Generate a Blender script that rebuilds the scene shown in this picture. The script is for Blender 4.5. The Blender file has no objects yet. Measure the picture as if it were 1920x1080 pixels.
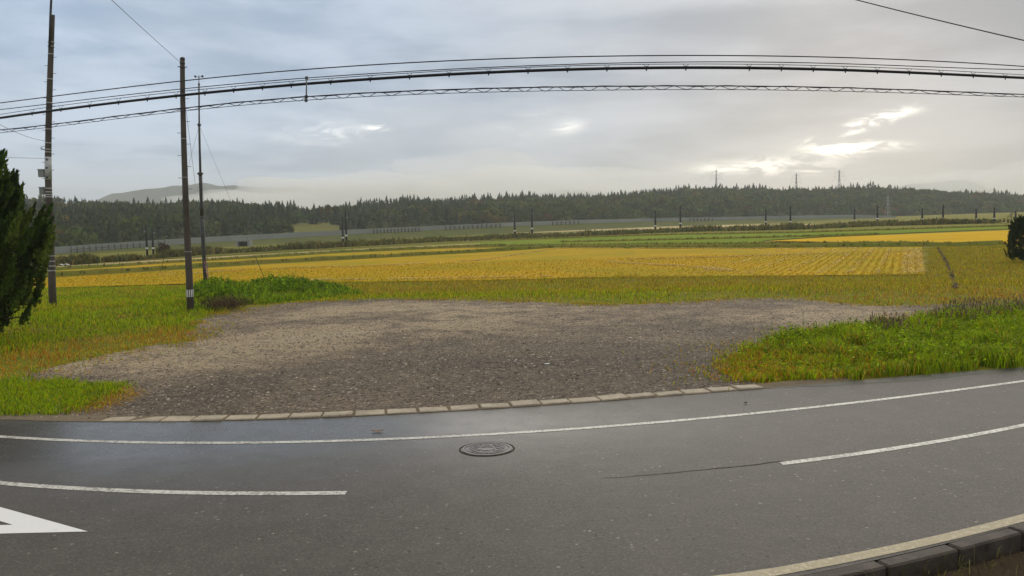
import bpy, bmesh, math, random
import numpy as np
from mathutils import Vector, Matrix
from mathutils.geometry import delaunay_2d_cdt
random.seed(7); rng = np.random.default_rng(7)
sc = bpy.context.scene
COL = sc.collection

# ---------------------------------------------------------------- camera
F = 1600.0; CAMZ = 3.5; PITCH = math.radians(4.25); ROLL = math.radians(1.3)
_f = np.array([0, math.cos(PITCH), -math.sin(PITCH)])
_r0 = np.array([1.0, 0, 0]); _u0 = np.array([0, math.sin(PITCH), math.cos(PITCH)])
_r = _r0 * math.cos(ROLL) - _u0 * math.sin(ROLL)
_u = _u0 * math.cos(ROLL) + _r0 * math.sin(ROLL)
CP = np.array([0, 0, CAMZ])
cam_d = bpy.data.cameras.new('camera'); cam = bpy.data.objects.new('camera', cam_d); COL.objects.link(cam)
cam_d.sensor_width = 36; cam_d.lens = F / 1920 * 36; cam_d.clip_start = 0.1; cam_d.clip_end = 20000
M = Matrix.Identity(4)
for i in range(3):
    M[i][0] = _r[i]; M[i][1] = _u[i]; M[i][2] = -_f[i]; M[i][3] = CP[i]
cam.matrix_world = M
sc.camera = cam

# ---------------------------------------------------------------- light, sky, exposure
SUN_AZ = math.radians(21.0); SUN_EL = math.radians(14.0)
EXPOSURE = 0.86; SUN_STRENGTH = 0.8; SKY_STRENGTH = 0.10
sc.view_settings.view_transform = 'Standard'; sc.view_settings.look = 'None'
sc.view_settings.exposure = EXPOSURE; sc.view_settings.gamma = 1.0; sc.view_settings.use_curve_mapping = False
sun_d = bpy.data.lights.new('sun', 'SUN'); sun_d.energy = SUN_STRENGTH; sun_d.angle = math.radians(50); sun_d.color = (1.0, 0.94, 0.84)
sun = bpy.data.objects.new('sun', sun_d); COL.objects.link(sun)
sdir = Vector((math.sin(SUN_AZ) * math.cos(SUN_EL), math.cos(SUN_AZ) * math.cos(SUN_EL), math.sin(SUN_EL)))
sun.rotation_euler = sdir.to_track_quat('Z', 'Y').to_euler()
sun.location = (0, 0, 40)

class NT:
    """small helper to write node trees"""
    def __init__(s, tree): s.t = tree; s.n = tree.nodes; s.l = tree.links
    def node(s, typ, **kw):
        nd = s.n.new(typ)
        for k, v in kw.items(): setattr(nd, k, v)
        return nd
    def link(s, a, b): s.l.new(a, b)
    def val(s, sock, v):
        if isinstance(v, bpy.types.NodeSocket): s.l.new(v, sock)
        elif v is not None: sock.default_value = v
    def math(s, op, a, b=None, c=None, clamp=False):
        nd = s.n.new('ShaderNodeMath'); nd.operation = op; nd.use_clamp = clamp
        for i, v in enumerate((a, b, c)):
            if v is not None: s.val(nd.inputs[i], v)
        return nd.outputs[0]
    def mix(s, f, a, b, blend='MIX'):
        nd = s.n.new('ShaderNodeMix'); nd.data_type = 'RGBA'; nd.blend_type = blend
        s.val(nd.inputs[0], f)
        for i, v in ((6, a), (7, b)):
            if not isinstance(v, bpy.types.NodeSocket): v = (*v[:3], 1)
            s.val(nd.inputs[i], v)
        return nd.outputs[2]
    def noise(s, vec, scale, detail=4, rough=0.55, dist=0.0):
        nd = s.n.new('ShaderNodeTexNoise'); s.val(nd.inputs['Vector'], vec)
        nd.inputs['Scale'].default_value = scale; nd.inputs['Detail'].default_value = detail
        nd.inputs['Roughness'].default_value = rough; nd.inputs['Distortion'].default_value = dist
        return nd.outputs[0]
    def ramp(s, v, a, b, lo=0.0, hi=1.0, smooth=True):
        nd = s.n.new('ShaderNodeMapRange'); nd.interpolation_type = 'SMOOTHSTEP' if smooth else 'LINEAR'
        s.val(nd.inputs[0], v)
        for i, x in ((1, a), (2, b), (3, lo), (4, hi)): nd.inputs[i].default_value = x
        return nd.outputs[0]
    def sep(s, v):
        nd = s.n.new('ShaderNodeSeparateXYZ'); s.l.new(v, nd.inputs[0]); return nd.outputs
    def comb(s, x, y, z):
        nd = s.n.new('ShaderNodeCombineXYZ')
        for i, v in enumerate((x, y, z)): s.val(nd.inputs[i], v)
        return nd.outputs[0]

W = bpy.data.worlds.new('World'); sc.world = W; W.use_nodes = True
W.node_tree.nodes.clear(); T = NT(W.node_tree)
out = T.node('ShaderNodeOutputWorld'); bg = T.node('ShaderNodeBackground')
sky = T.node('ShaderNodeTexSky'); sky.sky_type = 'NISHITA'; sky.sun_disc = False
sky.sun_elevation = SUN_EL; sky.sun_rotation = SUN_AZ
tc = T.node('ShaderNodeTexCoord'); g_ = tc.outputs['Generated']
x, y, z = T.sep(g_)
zc = T.math('MAXIMUM', z, 0.0)
az = T.math('ARCTAN2', x, y); el = T.math('ARCSINE', zc)
den = T.math('ADD', zc, 0.10)
pv = T.comb(T.math('DIVIDE', x, den), T.math('DIVIDE', y, den), 0.0)
n1 = T.noise(pv, 0.62, 8, 0.58, 0.15)             # broad cloud sheets
wisp = T.comb(T.math('MULTIPLY', az, 5.0), T.math('MULTIPLY', el, 26.0), 3.7)
n2 = T.noise(wisp, 1.0, 6, 0.62, 0.25)               # streaks near the horizon
soft = T.comb(T.math('MULTIPLY', az, 2.2), T.math('MULTIPLY', el, 9.0), 9.1)
n3 = T.noise(soft, 1.0, 4, 0.5, 0.4)
# cloud deck colour: cool away from the sun, warm grey towards it
tint = T.ramp(az, -0.55, 0.6)
deck = T.mix(tint, (0.345, 0.41, 0.505), (0.25, 0.267, 0.302))
dark = T.mix(tint, (0.195, 0.265, 0.365), (0.155, 0.17, 0.20))
c = T.mix(T.ramp(T.math('ADD', T.math('MULTIPLY', n1, .75), T.math('MULTIPLY', n2, .25)), 0.41, 0.58), dark, deck)
c = T.mix(T.ramp(n3, 0.47, 0.72, 0.0, 0.55), c, (0.37, 0.395, 0.43))
low = T.ramp(el, 0.0, 0.11, 1.0, 0.0)              # paler misty air low down
c = T.mix(T.math('MULTIPLY', low, 0.6), c, (0.315, 0.335, 0.355))
c = T.mix(T.ramp(zc, 0.22, 0.65), c, (0.315, 0.305, 0.285))
up = T.ramp(zc, 0.2, 1.0, 1.0, 1.8)                # overcast deck is lighter overhead
c = T.mix(1.0, c, T.comb(up, up, up), 'MULTIPLY')
def px_ang(u, v):
    d = _f * F + _r * (u - 960) + _u * (540 - v); d = d / np.linalg.norm(d)
    return math.atan2(d[0], d[1]), math.asin(d[2])
def opening(u, v, su, sv, shear=0.0):
    a0, e0 = px_ang(u, v); sa = su / F; se = sv / F
    da = T.math('SUBTRACT', az, a0); de = T.math('SUBTRACT', el, e0)
    de = T.math('SUBTRACT', de, T.math('MULTIPLY', da, shear))
    q = T.math('ADD', T.math('POWER', T.math('ABSOLUTE', T.math('DIVIDE', da, sa)), 2.0),
               T.math('POWER', T.math('ABSOLUTE', T.math('DIVIDE', de, se)), 2.0))
    return T.math('EXPONENT', T.math('MULTIPLY', q, -1.0))
wn = T.noise(T.comb(T.math('MULTIPLY', az, 16.0), T.math('MULTIPLY', el, 62.0), 1.3), 1.0, 7, 0.64, 1.0)
wn = T.ramp(wn, 0.43, 0.60)
glow = T.math('MULTIPLY', opening(1540, 290, 330, 60, 0.08), 0.16)
gaps = None
for (u, v, su, sv, sh, amp) in ((1572, 280, 48, 11, 0.0, 1.9), (1655, 221, 42, 9, 0.20, 1.5), (1598, 244, 34, 10, 0.50, 1.0), (1540, 262, 40, 6, .1, .6),
                               (1650, 273, 50, 7, -0.05, .7), (1420, 310, 110, 12, 0.02, .75), (1490, 320, 70, 8, 0.0, .6), (1350, 316, 30, 8, 0, .4),
                               (605, 252, 62, 18, 0.03, .42), (703, 240, 20, 6, 0.0, .8), (1065, 238, 28, 12, 0.1, .4), (1005, 210, 34, 6, 0.0, .2), (960, 250, 60, 14, 0, .12)):
    o_ = T.math('MULTIPLY', opening(u, v, su, sv, sh), amp)
    gaps = o_ if gaps is None else T.math('ADD', gaps, o_)
gaps = T.math('MULTIPLY', gaps, T.math('ADD', T.math('MULTIPLY', wn, 1.1), 0.06))
c = T.mix(T.math('MULTIPLY', glow, 1.0, clamp=True), c, (0.60, 0.585, 0.54))
gg = T.math('MULTIPLY', gaps, 0.75)
c = T.mix(1.0, c, T.comb(gg, T.math('MULTIPLY', gg, 0.93), T.math('MULTIPLY', gg, 0.76)), 'ADD')
skyc = T.node('ShaderNodeMix', data_type='RGBA', blend_type='MIX'); skyc.inputs[0].default_value = 0.96
T.link(sky.outputs[0], skyc.inputs[6])
up10 = T.mix(1.0, c, (1 / SKY_STRENGTH,) * 3, 'MULTIPLY')   # deck luminance in the Nishita sky's units
T.link(up10, skyc.inputs[7])
T.link(skyc.outputs[2], bg.inputs[0]); bg.inputs[1].default_value = SKY_STRENGTH
T.link(bg.outputs[0], out.inputs[0])

sc.render.engine = 'CYCLES'
cy = sc.cycles
cy.use_denoising = True
try: cy.denoiser = 'OPENIMAGEDENOISE'
except Exception: pass
cy.max_bounces = 8; cy.diffuse_bounces = 3; cy.glossy_bounces = 3; cy.transmission_bounces = 3; cy.transparent_max_bounces = 8; cy.volume_bounces = 5
cy.caustics_reflective = False; cy.caustics_refractive = False

# ---------------------------------------------------------------- terrain and pixel helpers
def sst(a, b, t):
    t = np.clip((np.asarray(t, float) - a) / (b - a), 0, 1); return t * t * (3 - 2 * t)
FIELD_DROP = 0.6; SLOPE = 0.012
def g(x, y):
    x = np.asarray(x, float); y = np.asarray(y, float)
    return -FIELD_DROP * sst(41, 54, y) + SLOPE * np.clip(x, -400, 400) * sst(50, 140, y)
def ray(u, v):
    d = _f * F + _r * (u - 960) + _u * (540 - v); return d / d[1]
def gp(u, v, dz=0.0):
    """where the ray of a pixel of the photograph meets the ground"""
    d = ray(u, v); lo = 4.0; t = lo
    f = lambda t: CAMZ + d[2] * t - float(g(d[0] * t, t)) - dz
    while f(t) > 0 and t < 3000: t *= 1.03
    a, b = t / 1.03, t
    for _ in range(40):
        m = (a + b) / 2
        if f(m) > 0: a = m
        else: b = m
    return Vector((d[0] * b, b, float(g(d[0] * b, b)) + dz))
def at(u, v, Y):
    d = ray(u, v) * Y; return Vector((d[0], d[1], d[2] + CAMZ))
def hz(u): return 540 - F * math.tan(PITCH) - (u - 960) * math.tan(ROLL)
_ph = rng.uniform(0, 6.28, (24,)); _dr = rng.uniform(0, 6.28, (24,)); _fr = rng.uniform(0.5, 2.2, (24,))
def nz(x, y, s=1.0, k=0):
    """cheap smooth noise, about -1..1"""
    r = 0
    for i in range(6):
        j = (i + k * 3) % 24; w = _fr[j] * (1.0 + 0.55 * i)
        r = r + np.sin((x * math.cos(_dr[j]) + y * math.sin(_dr[j])) * w / s + _ph[j] + 1.3 * np.sin((y * math.cos(_dr[j]) - x * math.sin(_dr[j])) * w * .6 / s + _ph[(j + 5) % 24])) / (1 + .35 * i)
    return r / 2.2

# ---------------------------------------------------------------- object helpers
def tag(o, label=None, cat=None, group=None, kind=None):
    for k, v in (('label', label), ('category', cat), ('group', group), ('kind', kind)):
        if v: o[k] = v
    return o
def link(name, me, mat=None, parent=None):
    o = bpy.data.objects.new(name, me); COL.objects.link(o)
    if mat is not None and me is not None and not me.materials: me.materials.append(mat)
    if parent is not None: o.parent = parent
    return o
def empty(name, loc=(0, 0, 0), rz=0.0):
    o = bpy.data.objects.new(name, None); COL.objects.link(o); o.location = loc; o.rotation_euler = (0, 0, rz)
    o.empty_display_size = 0.2; return o
def np_mesh(name, verts, faces, mat=None, col=None, smooth=False, parent=None):
    verts = np.asarray(verts, np.float32); faces = np.asarray(faces, np.int32)
    k = faces.shape[1]; me = bpy.data.meshes.new(name)
    me.vertices.add(len(verts)); me.vertices.foreach_set('co', verts.ravel())
    me.loops.add(faces.size); me.loops.foreach_set('vertex_index', faces.ravel())
    me.polygons.add(len(faces)); me.polygons.foreach_set('loop_start', np.arange(0, faces.size, k, dtype=np.int32))
    me.polygons.foreach_set('use_smooth', np.full(len(faces), smooth, dtype=bool))
    if col is not None:
        a = me.color_attributes.new('Col', 'FLOAT_COLOR', 'POINT')
        c4 = np.ones((len(verts), 4), np.float32); c4[:, :3] = np.clip(col, 0, 1); a.data.foreach_set('color', c4.ravel())
    me.update(calc_edges=True)
    return link(name, me, mat, parent)
def bm_obj(name, bm, mat, parent=None, smooth=False):
    me = bpy.data.meshes.new(name); bm.normal_update(); bm.to_mesh(me); bm.free()
    if smooth:
        for p in me.polygons: p.use_smooth = True
    return link(name, me, mat, parent)
def tube_bm(bm, pts, radii, seg=8, cap=True):
    pts = [Vector(p) for p in pts]
    if not hasattr(radii, '__len__'): radii = [radii] * len(pts)
    rings = []; prev = None
    for i, p in enumerate(pts):
        t = (pts[min(i + 1, len(pts) - 1)] - pts[max(i - 1, 0)])
        t = t.normalized() if t.length > 1e-9 else Vector((0, 0, 1))
        ref = prev if prev is not None else (Vector((1, 0, 0)) if abs(t.x) < .8 else Vector((0, 0, 1)))
        a = (ref - t * ref.dot(t)).normalized(); prev = a; b = t.cross(a)
        rings.append([bm.verts.new(p + (a * math.cos(2 * math.pi * k / seg) + b * math.sin(2 * math.pi * k / seg)) * radii[i]) for k in range(seg)])
    for r1, r2 in zip(rings, rings[1:]):
        for k in range(seg): bm.faces.new((r1[k], r1[(k + 1) % seg], r2[(k + 1) % seg], r2[k]))
    if cap: bm.faces.new(list(reversed(rings[0]))); bm.faces.new(rings[-1])
    return bm
def tube(name, pts, radii, mat, parent=None, seg=8, smooth=True):
    return bm_obj(name, tube_bm(bmesh.new(), pts, radii, seg), mat, parent, smooth)
def box_bm(bm, c, s, rz=0.0, bev=0.0, M_=None):
    r = bmesh.ops.create_cube(bm, size=1.0)
    mt = Matrix.Translation(c) @ Matrix.Rotation(rz, 4, 'Z') @ Matrix.Diagonal((*s, 1))
    if M_ is not None: mt = M_ @ mt
    bmesh.ops.transform(bm, matrix=mt, verts=r['verts'])
    if bev: bmesh.ops.bevel(bm, geom=list({e for v in r['verts'] for e in v.link_edges}), offset=bev, segments=1, affect='EDGES')
    return bm
def box(name, c, s, mat, parent=None, rz=0.0, bev=0.0):
    return bm_obj(name, box_bm(bmesh.new(), c, s, rz, bev), mat, parent)

# ---------------------------------------------------------------- materials
MATS = {}
def mat(name, build):
    if name in MATS: return MATS[name]
    m = bpy.data.materials.new(name); m.use_nodes = True; m.node_tree.nodes.clear()
    t = NT(m.node_tree); o = t.node('ShaderNodeOutputMaterial'); build(t, o); MATS[name] = m; return m
def principled(t, o, col, rough=0.7, spec=0.3, metal=0.0, bump=None, bs=0.3, bd=0.02):
    p = t.node('ShaderNodeBsdfPrincipled')
    t.val(p.inputs['Base Color'], col if isinstance(col, bpy.types.NodeSocket) else (*col, 1))
    t.val(p.inputs['Roughness'], rough); t.val(p.inputs['Specular IOR Level'], spec); p.inputs['Metallic'].default_value = metal
    if bump is not None:
        b = t.node('ShaderNodeBump'); b.inputs['Strength'].default_value = bs; b.inputs['Distance'].default_value = bd
        t.val(b.inputs['Height'], bump); t.link(b.outputs[0], p.inputs['Normal'])
    t.link(p.outputs[0], o.inputs[0]); return p
def obco(t): return t.node('ShaderNodeTexCoord').outputs['Object']
def geo(t): return t.node('ShaderNodeNewGeometry').outputs['Position']
def plain(name, col, rough=0.7, spec=0.3, metal=0.0, var=0.25, scale=3.0):
    def b(t, o):
        n = t.noise(obco(t), scale, 5, 0.6)
        a = tuple(x * (1 - var) for x in col); c_ = tuple(min(1, x * (1 + var)) for x in col)
        principled(t, o, t.mix(t.ramp(n, .3, .7), a, c_), rough, spec, metal, bump=t.noise(obco(t), scale * 8, 3), bs=.15, bd=.01)
    return mat(name, b)
def leafy(name, rough=0.6, transl=0.3, spec=0.25):
    def b(t, o):
        at_ = t.node('ShaderNodeAttribute', attribute_name='Col'); c_ = at_.outputs['Color']
        p = t.node('ShaderNodeBsdfPrincipled'); t.link(c_, p.inputs['Base Color'])
        p.inputs['Roughness'].default_value = rough; p.inputs['Specular IOR Level'].default_value = spec
        tr = t.node('ShaderNodeBsdfTranslucent'); t.link(c_, tr.inputs[0])
        mx = t.node('ShaderNodeMixShader'); mx.inputs[0].default_value = transl
        t.link(p.outputs[0], mx.inputs[1]); t.link(tr.outputs[0], mx.inputs[2]); t.link(mx.outputs[0], o.inputs[0])
    return mat(name, b)
GRASS = leafy('grass_blades', .6, .45, .06); LEAF = leafy('leaves', .6, .35, .08); FOREST = leafy('forest_leaves', .8, .15, .03); STRAW = leafy('straw', .8, .3, .04)

def patch_mask(t, P, u, v, rx, ry, rot=0.0):
    x_, y_, z_ = t.sep(P); c0 = gp(u, v); dx = t.math('SUBTRACT', x_, c0.x); dy = t.math('SUBTRACT', y_, c0.y); cr, sr = math.cos(rot), math.sin(rot)
    ax = t.math('DIVIDE', t.math('ADD', t.math('MULTIPLY', dx, cr), t.math('MULTIPLY', dy, sr)), rx); ay = t.math('DIVIDE', t.math('SUBTRACT', t.math('MULTIPLY', dy, cr), t.math('MULTIPLY', dx, sr)), ry)
    return t.math('EXPONENT', t.math('MULTIPLY', t.math('ADD', t.math('MULTIPLY', ax, ax), t.math('MULTIPLY', ay, ay)), -1.0))
def vorc(t, P, scale):
    v = t.node('ShaderNodeTexVoronoi'); t.link(P, v.inputs['Vector']); v.inputs['Scale'].default_value = scale; return t.sep(v.outputs['Color'])[0], v.outputs['Distance']
def m_asphalt(t, o):
    P = geo(t); x_, y_, z_ = t.sep(P)
    big = t.noise(P, 0.22, 4, .55); mid = t.noise(P, 1.7, 5, .6); fine = t.noise(P, 60, 3, .7)
    v1, d1 = vorc(t, P, 55); v2, d2 = vorc(t, P, 17)
    col = t.mix(t.ramp(mid, .35, .7), (.078, .069, .057), (.094, .083, .069))
    col = t.mix(t.ramp(v1, .0, .45, .45, 0), col, (.045, .040, .034)); col = t.mix(t.ramp(v1, .72, 1.0, 0, .4), col, (.20, .178, .152))
    col = t.mix(t.math('MULTIPLY', t.ramp(v2, .975, .99), t.ramp(d2, .45, .25, 0, .7)), col, (.30, .26, .21)); col = t.mix(t.math('MULTIPLY', t.ramp(v2, .05, .03), t.ramp(d2, .40, .25, 0, .8)), col, (.03, .026, .022))
    # faint streaks of wear along the lanes
    st = t.noise(t.comb(t.math('MULTIPLY', x_, .25), t.math('MULTIPLY', y_, 3.0), 0.0), 1.6, 5, .6)
    col = t.mix(t.ramp(st, .56, .78, 0, .25), col, (.13, .112, .092))
    # rain still standing on the far lane by the conifer
    wet = t.math('ADD', patch_mask(t, P, 130, 835, 7.0, 2.6), t.math('MULTIPLY', patch_mask(t, P, 330, 805, 6.5, 1.3), .6), clamp=True)
    wet = t.math('MULTIPLY', wet, t.ramp(mid, .25, .65, .8, 1.0))
    rough = t.math('SUBTRACT', .60, t.math('MULTIPLY', wet, .36)); spec = t.math('ADD', .16, t.math('MULTIPLY', wet, .24))
    col = t.mix(t.math('MULTIPLY', wet, .45), col, (.04, .037, .033))
    principled(t, o, col, rough, spec, bump=t.math('ADD', t.math('MULTIPLY', fine, .5), v1), bs=.2, bd=.004)
ASPHALT = mat('wet_asphalt', m_asphalt)
def m_paint(t, o):
    P = geo(t); n = t.noise(P, 16, 6, .75); n2 = t.noise(P, 2.0, 3, .6); k = t.math('ADD', n, t.math('MULTIPLY', n2, .35))
    col = t.mix(t.ramp(k, .54, .74), (.19, .175, .145), (.60, .58, .51))
    principled(t, o, col, .5, .4, bump=n, bs=.3, bd=.004)
PAINT = mat('worn_road_paint', m_paint)
def m_paint2(t, o):
    P = geo(t); n = t.noise(P, 14, 6, .75); n2 = t.noise(P, 70, 3, .7)
    col = t.mix(t.ramp(t.math('ADD', n, t.math('MULTIPLY', n2, .6)), .52, .80), (.78, .70, .50), (.36, .30, .19))
    principled(t, o, col, .6, .3, bump=n2, bs=.5, bd=.006)
PAINT_TAN = mat('dirty_road_paint', m_paint2)
def m_white(t, o):
    P = geo(t); n = t.noise(P, 9, 6, .75)
    principled(t, o, t.mix(t.ramp(n, .60, .74), (.78, .77, .74), (.38, .35, .31)), .5, .4, bump=n, bs=.2, bd=.004)
PAINT_NEW = mat('fresh_road_paint', m_white)
def m_concrete(t, o):
    P = geo(t); n = t.noise(P, 2.2, 6, .7); n2 = t.noise(P, 24, 5, .75)
    col = t.mix(t.ramp(n, .3, .7), (.30, .25, .18), (.48, .40, .29)); col = t.mix(t.ramp(n2, .52, .68, 0, .75), col, (.12, .098, .07))
    principled(t, o, col, .75, .3, bump=n2, bs=.5, bd=.01)
CONC = mat('kerb_concrete', m_concrete)
def m_kerbdark(t, o):
    P = geo(t); n = t.noise(P, 3, 6, .65); n2 = t.noise(P, 50, 4, .7)
    col = t.mix(t.ramp(n, .3, .7), (.042, .032, .025), (.095, .074, .058)); col = t.mix(t.ramp(n2, .62, .75, 0, .6), col, (.3, .26, .2))
    principled(t, o, col, .7, .3, bump=n2, bs=.5, bd=.01)
CONC_DARK = mat('dark_kerb_concrete', m_kerbdark)
def m_gravel(t, o):
    P = geo(t)
    vc, vd = vorc(t, P, 21); vc2, vd2 = vorc(t, P, 8)
    big = t.noise(P, .11, 5, .6, .6); mid = t.noise(P, .9, 5, .65)
    dry = t.ramp(t.math('ADD', big, t.math('MULTIPLY', mid, .28)), .56, .78)
    a = t.mix(vc, (.058, .043, .030), (.21, .160, .113)); b_ = t.mix(vc, (.24, .18, .108), (.50, .385, .24))
    x_, y_, z_ = t.sep(P)
    def patch(u, v, rx, ry, rot, amp):
        c0 = gp(u, v); dx = t.math('SUBTRACT', x_, c0.x); dy = t.math('SUBTRACT', y_, c0.y); cr, sr = math.cos(rot), math.sin(rot)
        ax = t.math('DIVIDE', t.math('ADD', t.math('MULTIPLY', dx, cr), t.math('MULTIPLY', dy, sr)), rx); ay = t.math('DIVIDE', t.math('SUBTRACT', t.math('MULTIPLY', dy, cr), t.math('MULTIPLY', dx, sr)), ry)
        e = t.math('EXPONENT', t.math('MULTIPLY', t.math('ADD', t.math('MULTIPLY', ax, ax), t.math('MULTIPLY', ay, ay)), -1.0)); return t.math('MULTIPLY', e, amp)
    tan_ = t.math('ADD', t.math('ADD', patch(620, 630, 6.0, 3.0, .5, 1.3), patch(760, 580, 12.0, 5.0, .1, .9)), t.math('ADD', patch(290, 680, 8.0, 4.0, .3, .8), patch(1480, 592, 11.0, 6.0, .1, .75)))
    tan_ = t.math('MULTIPLY', tan_, t.ramp(t.math('ADD', t.math('MULTIPLY', mid, .6), t.math('MULTIPLY', big, .4)), .36, .62, .12, 1.05))
    dry = t.math('ADD', t.math('MULTIPLY', dry, .30), tan_, clamp=True)
    smooth_ = t.math('ADD', patch(590, 632, 3.6, .55, .62, 1.0), patch(850, 577, 5.0, .5, .05, .8), clamp=True)
    smooth_ = t.math('MULTIPLY', smooth_, t.ramp(t.noise(P, .8, 4, .6), .35, .6))
    col = t.mix(dry, a, b_)
    damp = t.math('MULTIPLY', t.math('ADD', patch(1000, 650, 8.0, 5.5, .1, 1.0), patch(640, 715, 6.0, 2.0, .2, .8), clamp=True), t.ramp(mid, .2, .7, .5, 1.0)); col = t.mix(t.math('MULTIPLY', damp, t.math('SUBTRACT', .62, t.math('MULTIPLY', vc, .4))), col, (.032, .026, .020))
    col = t.mix(t.math('MULTIPLY', t.ramp(vc2, .80, .88), t.ramp(vd2, .5, .25, 0, .75)), col, (.40, .33, .24)); col = t.mix(t.math('MULTIPLY', t.ramp(vc2, .22, .12), t.ramp(vd2, .6, .3, 0, .75)), col, (.035, .027, .02))
    wetk = t.math('SUBTRACT', 1.0, t.math('MULTIPLY', dry, .8)); col = t.mix(t.math('MULTIPLY', t.ramp(vd, .45, .75, 0, .7), wetk), col, (.045, .035, .025)); col = t.mix(t.math('MULTIPLY', smooth_, .85), col, (.36, .295, .20))
    col = t.mix(t.math('MULTIPLY', t.ramp(t.noise(P, 6, 4, .7), .50, .72, 0, .55), wetk), col, (.055, .041, .028))
    principled(t, o, col, .85, .2, bump=t.math('SUBTRACT', 1.0, vd), bs=.7, bd=.03)
GRAVEL = mat('gravel', m_gravel)
def m_sand(t, o):
    P = geo(t); n = t.noise(P, 1.2, 6, .7); f = t.noise(P, 40, 3, .7)
    col = t.mix(t.ramp(n, .3, .7), (.20, .165, .11), (.32, .265, .185)); col = t.mix(t.ramp(f, .55, .75, 0, .5), col, (.10, .085, .065))
    principled(t, o, col, .9, .2, bump=f, bs=.5, bd=.01)
SAND = mat('packed_sand', m_sand)
def m_ground(t, o):
    P = geo(t); n = t.noise(P, .14, 6, .6, .5); n2 = t.noise(P, 1.1, 6, .65); n3 = t.noise(P, 9, 4, .7)
    col = t.mix(t.ramp(n, .38, .62), (.24, .19, .03), (.18, .20, .02))
    col = t.mix(t.ramp(n2, .5, .72, 0, .7), col, (.15, .105, .04)); col = t.mix(t.ramp(n3, .5, .8, 0, .5), col, (.045, .045, .015))
    principled(t, o, col, .9, .04, bump=n3, bs=.8, bd=.08)
GROUND = mat('rough_grass_ground', m_ground)
ROWA = math.atan2(1703 - 960, F)          # the planting rows run this way
def m_stubble(t, o):
    P = geo(t); x_, y_, z_ = t.sep(P)
    ca, sa = math.cos(ROWA), math.sin(ROWA)
    acr = t.math('SUBTRACT', t.math('MULTIPLY', x_, ca), t.math('MULTIPLY', y_, sa))
    alo = t.math('ADD', t.math('MULTIPLY', x_, sa), t.math('MULTIPLY', y_, ca))
    rv = t.comb(t.math('MULTIPLY', acr, 1.0), t.math('MULTIPLY', alo, .10), 0.0)
    rows = t.math('SINE', t.math('ADD', t.math('MULTIPLY', acr, 6.283 / .6), t.math('MULTIPLY', t.noise(P, 1.5, 3), 2.0)))
    n = t.noise(rv, 2.2, 5, .65); n2 = t.noise(P, .08, 5, .6); n3 = t.noise(P, 5, 4, .7)
    col = t.mix(t.ramp(n, .3, .7), (.45, .265, .006), (.57, .365, .012)); col = t.mix(t.ramp(n2, .38, .66, 0, .8), col, (.33, .285, .010))
    col = t.mix(t.ramp(rows, .1, .9, 0, .35), col, (.25, .155, .01)); col = t.mix(t.ramp(n3, .56, .75, 0, .4), col, (.62, .42, .05))
    principled(t, o, col, .9, .03, bump=t.math('ADD', n3, t.math('MULTIPLY', rows, .3)), bs=.8, bd=.08)
STUB = mat('stubble_field', m_stubble)
def field_mat(name, a, b_, c_):
    def f(t, o):
        P = geo(t); n = t.noise(P, .07, 5, .6); n2 = t.noise(P, .7, 6, .7); n3 = t.noise(P, 4, 4, .7)
        col = t.mix(t.ramp(n, .35, .65), a, b_); col = t.mix(t.ramp(n2, .5, .72, 0, .6), col, c_)
        principled(t, o, col, .9, .03, bump=n3, bs=.9, bd=.15)
    return mat(name, f)
RIPE = field_mat('ripe_rice', (.60, .36, .006), (.68, .42, .008), (.48, .33, .01))
GREENF = field_mat('green_regrowth', (.15, .235, .012), (.22, .26, .014), (.13, .145, .015))
PALEF = field_mat('pale_straw_field', (.46, .37, .17), (.55, .44, .22), (.35, .30, .12))
OLIVE = field_mat('olive_meadow', (.20, .175, .03), (.15, .165, .026), (.25, .19, .045))
SOIL = field_mat('dark_soil', (.05, .04, .022), (.07, .055, .03), (.03, .028, .015))
DRYSOIL = field_mat('dry_soil', (.045, .033, .022), (.06, .042, .026), (.03, .024, .015))
POLE = plain('pole_concrete', (.085, .070, .058), .8, .2, 0, .22, 1.5)
STEEL = plain('dark_steel', (.06, .06, .062), .5, .4, .4)
GALV = plain('galvanised_steel', (.33, .34, .35), .5, .4, .5)
RUBBER = plain('black_cable', (.012, .012, .014), .5, .3, 0, .1)
BOXG = plain('grey_box_paint', (.24, .25, .23), .5, .4)
PALE = plain('pale_sleeve', (.42, .43, .43), .6, .3)
WHITE = plain('white_band', (.75, .75, .73), .6, .3, 0, .08)
RED = plain('red_stripe', (.25, .012, .008), .6, .3)
MASTC = plain('dark_mast', (.022, .022, .024), .7, .2)
IRON = plain('cast_iron', (.095, .088, .080), .45, .5, .3, .3, 20)
BARK = plain('bark', (.06, .045, .032), .9, .1)
WALLC = plain('barrier_concrete', (.25, .27, .255), .8, .2, 0, .12, .05)
TIMBER = plain('dark_timber', (.085, .082, .068), .85, .2)

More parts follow.
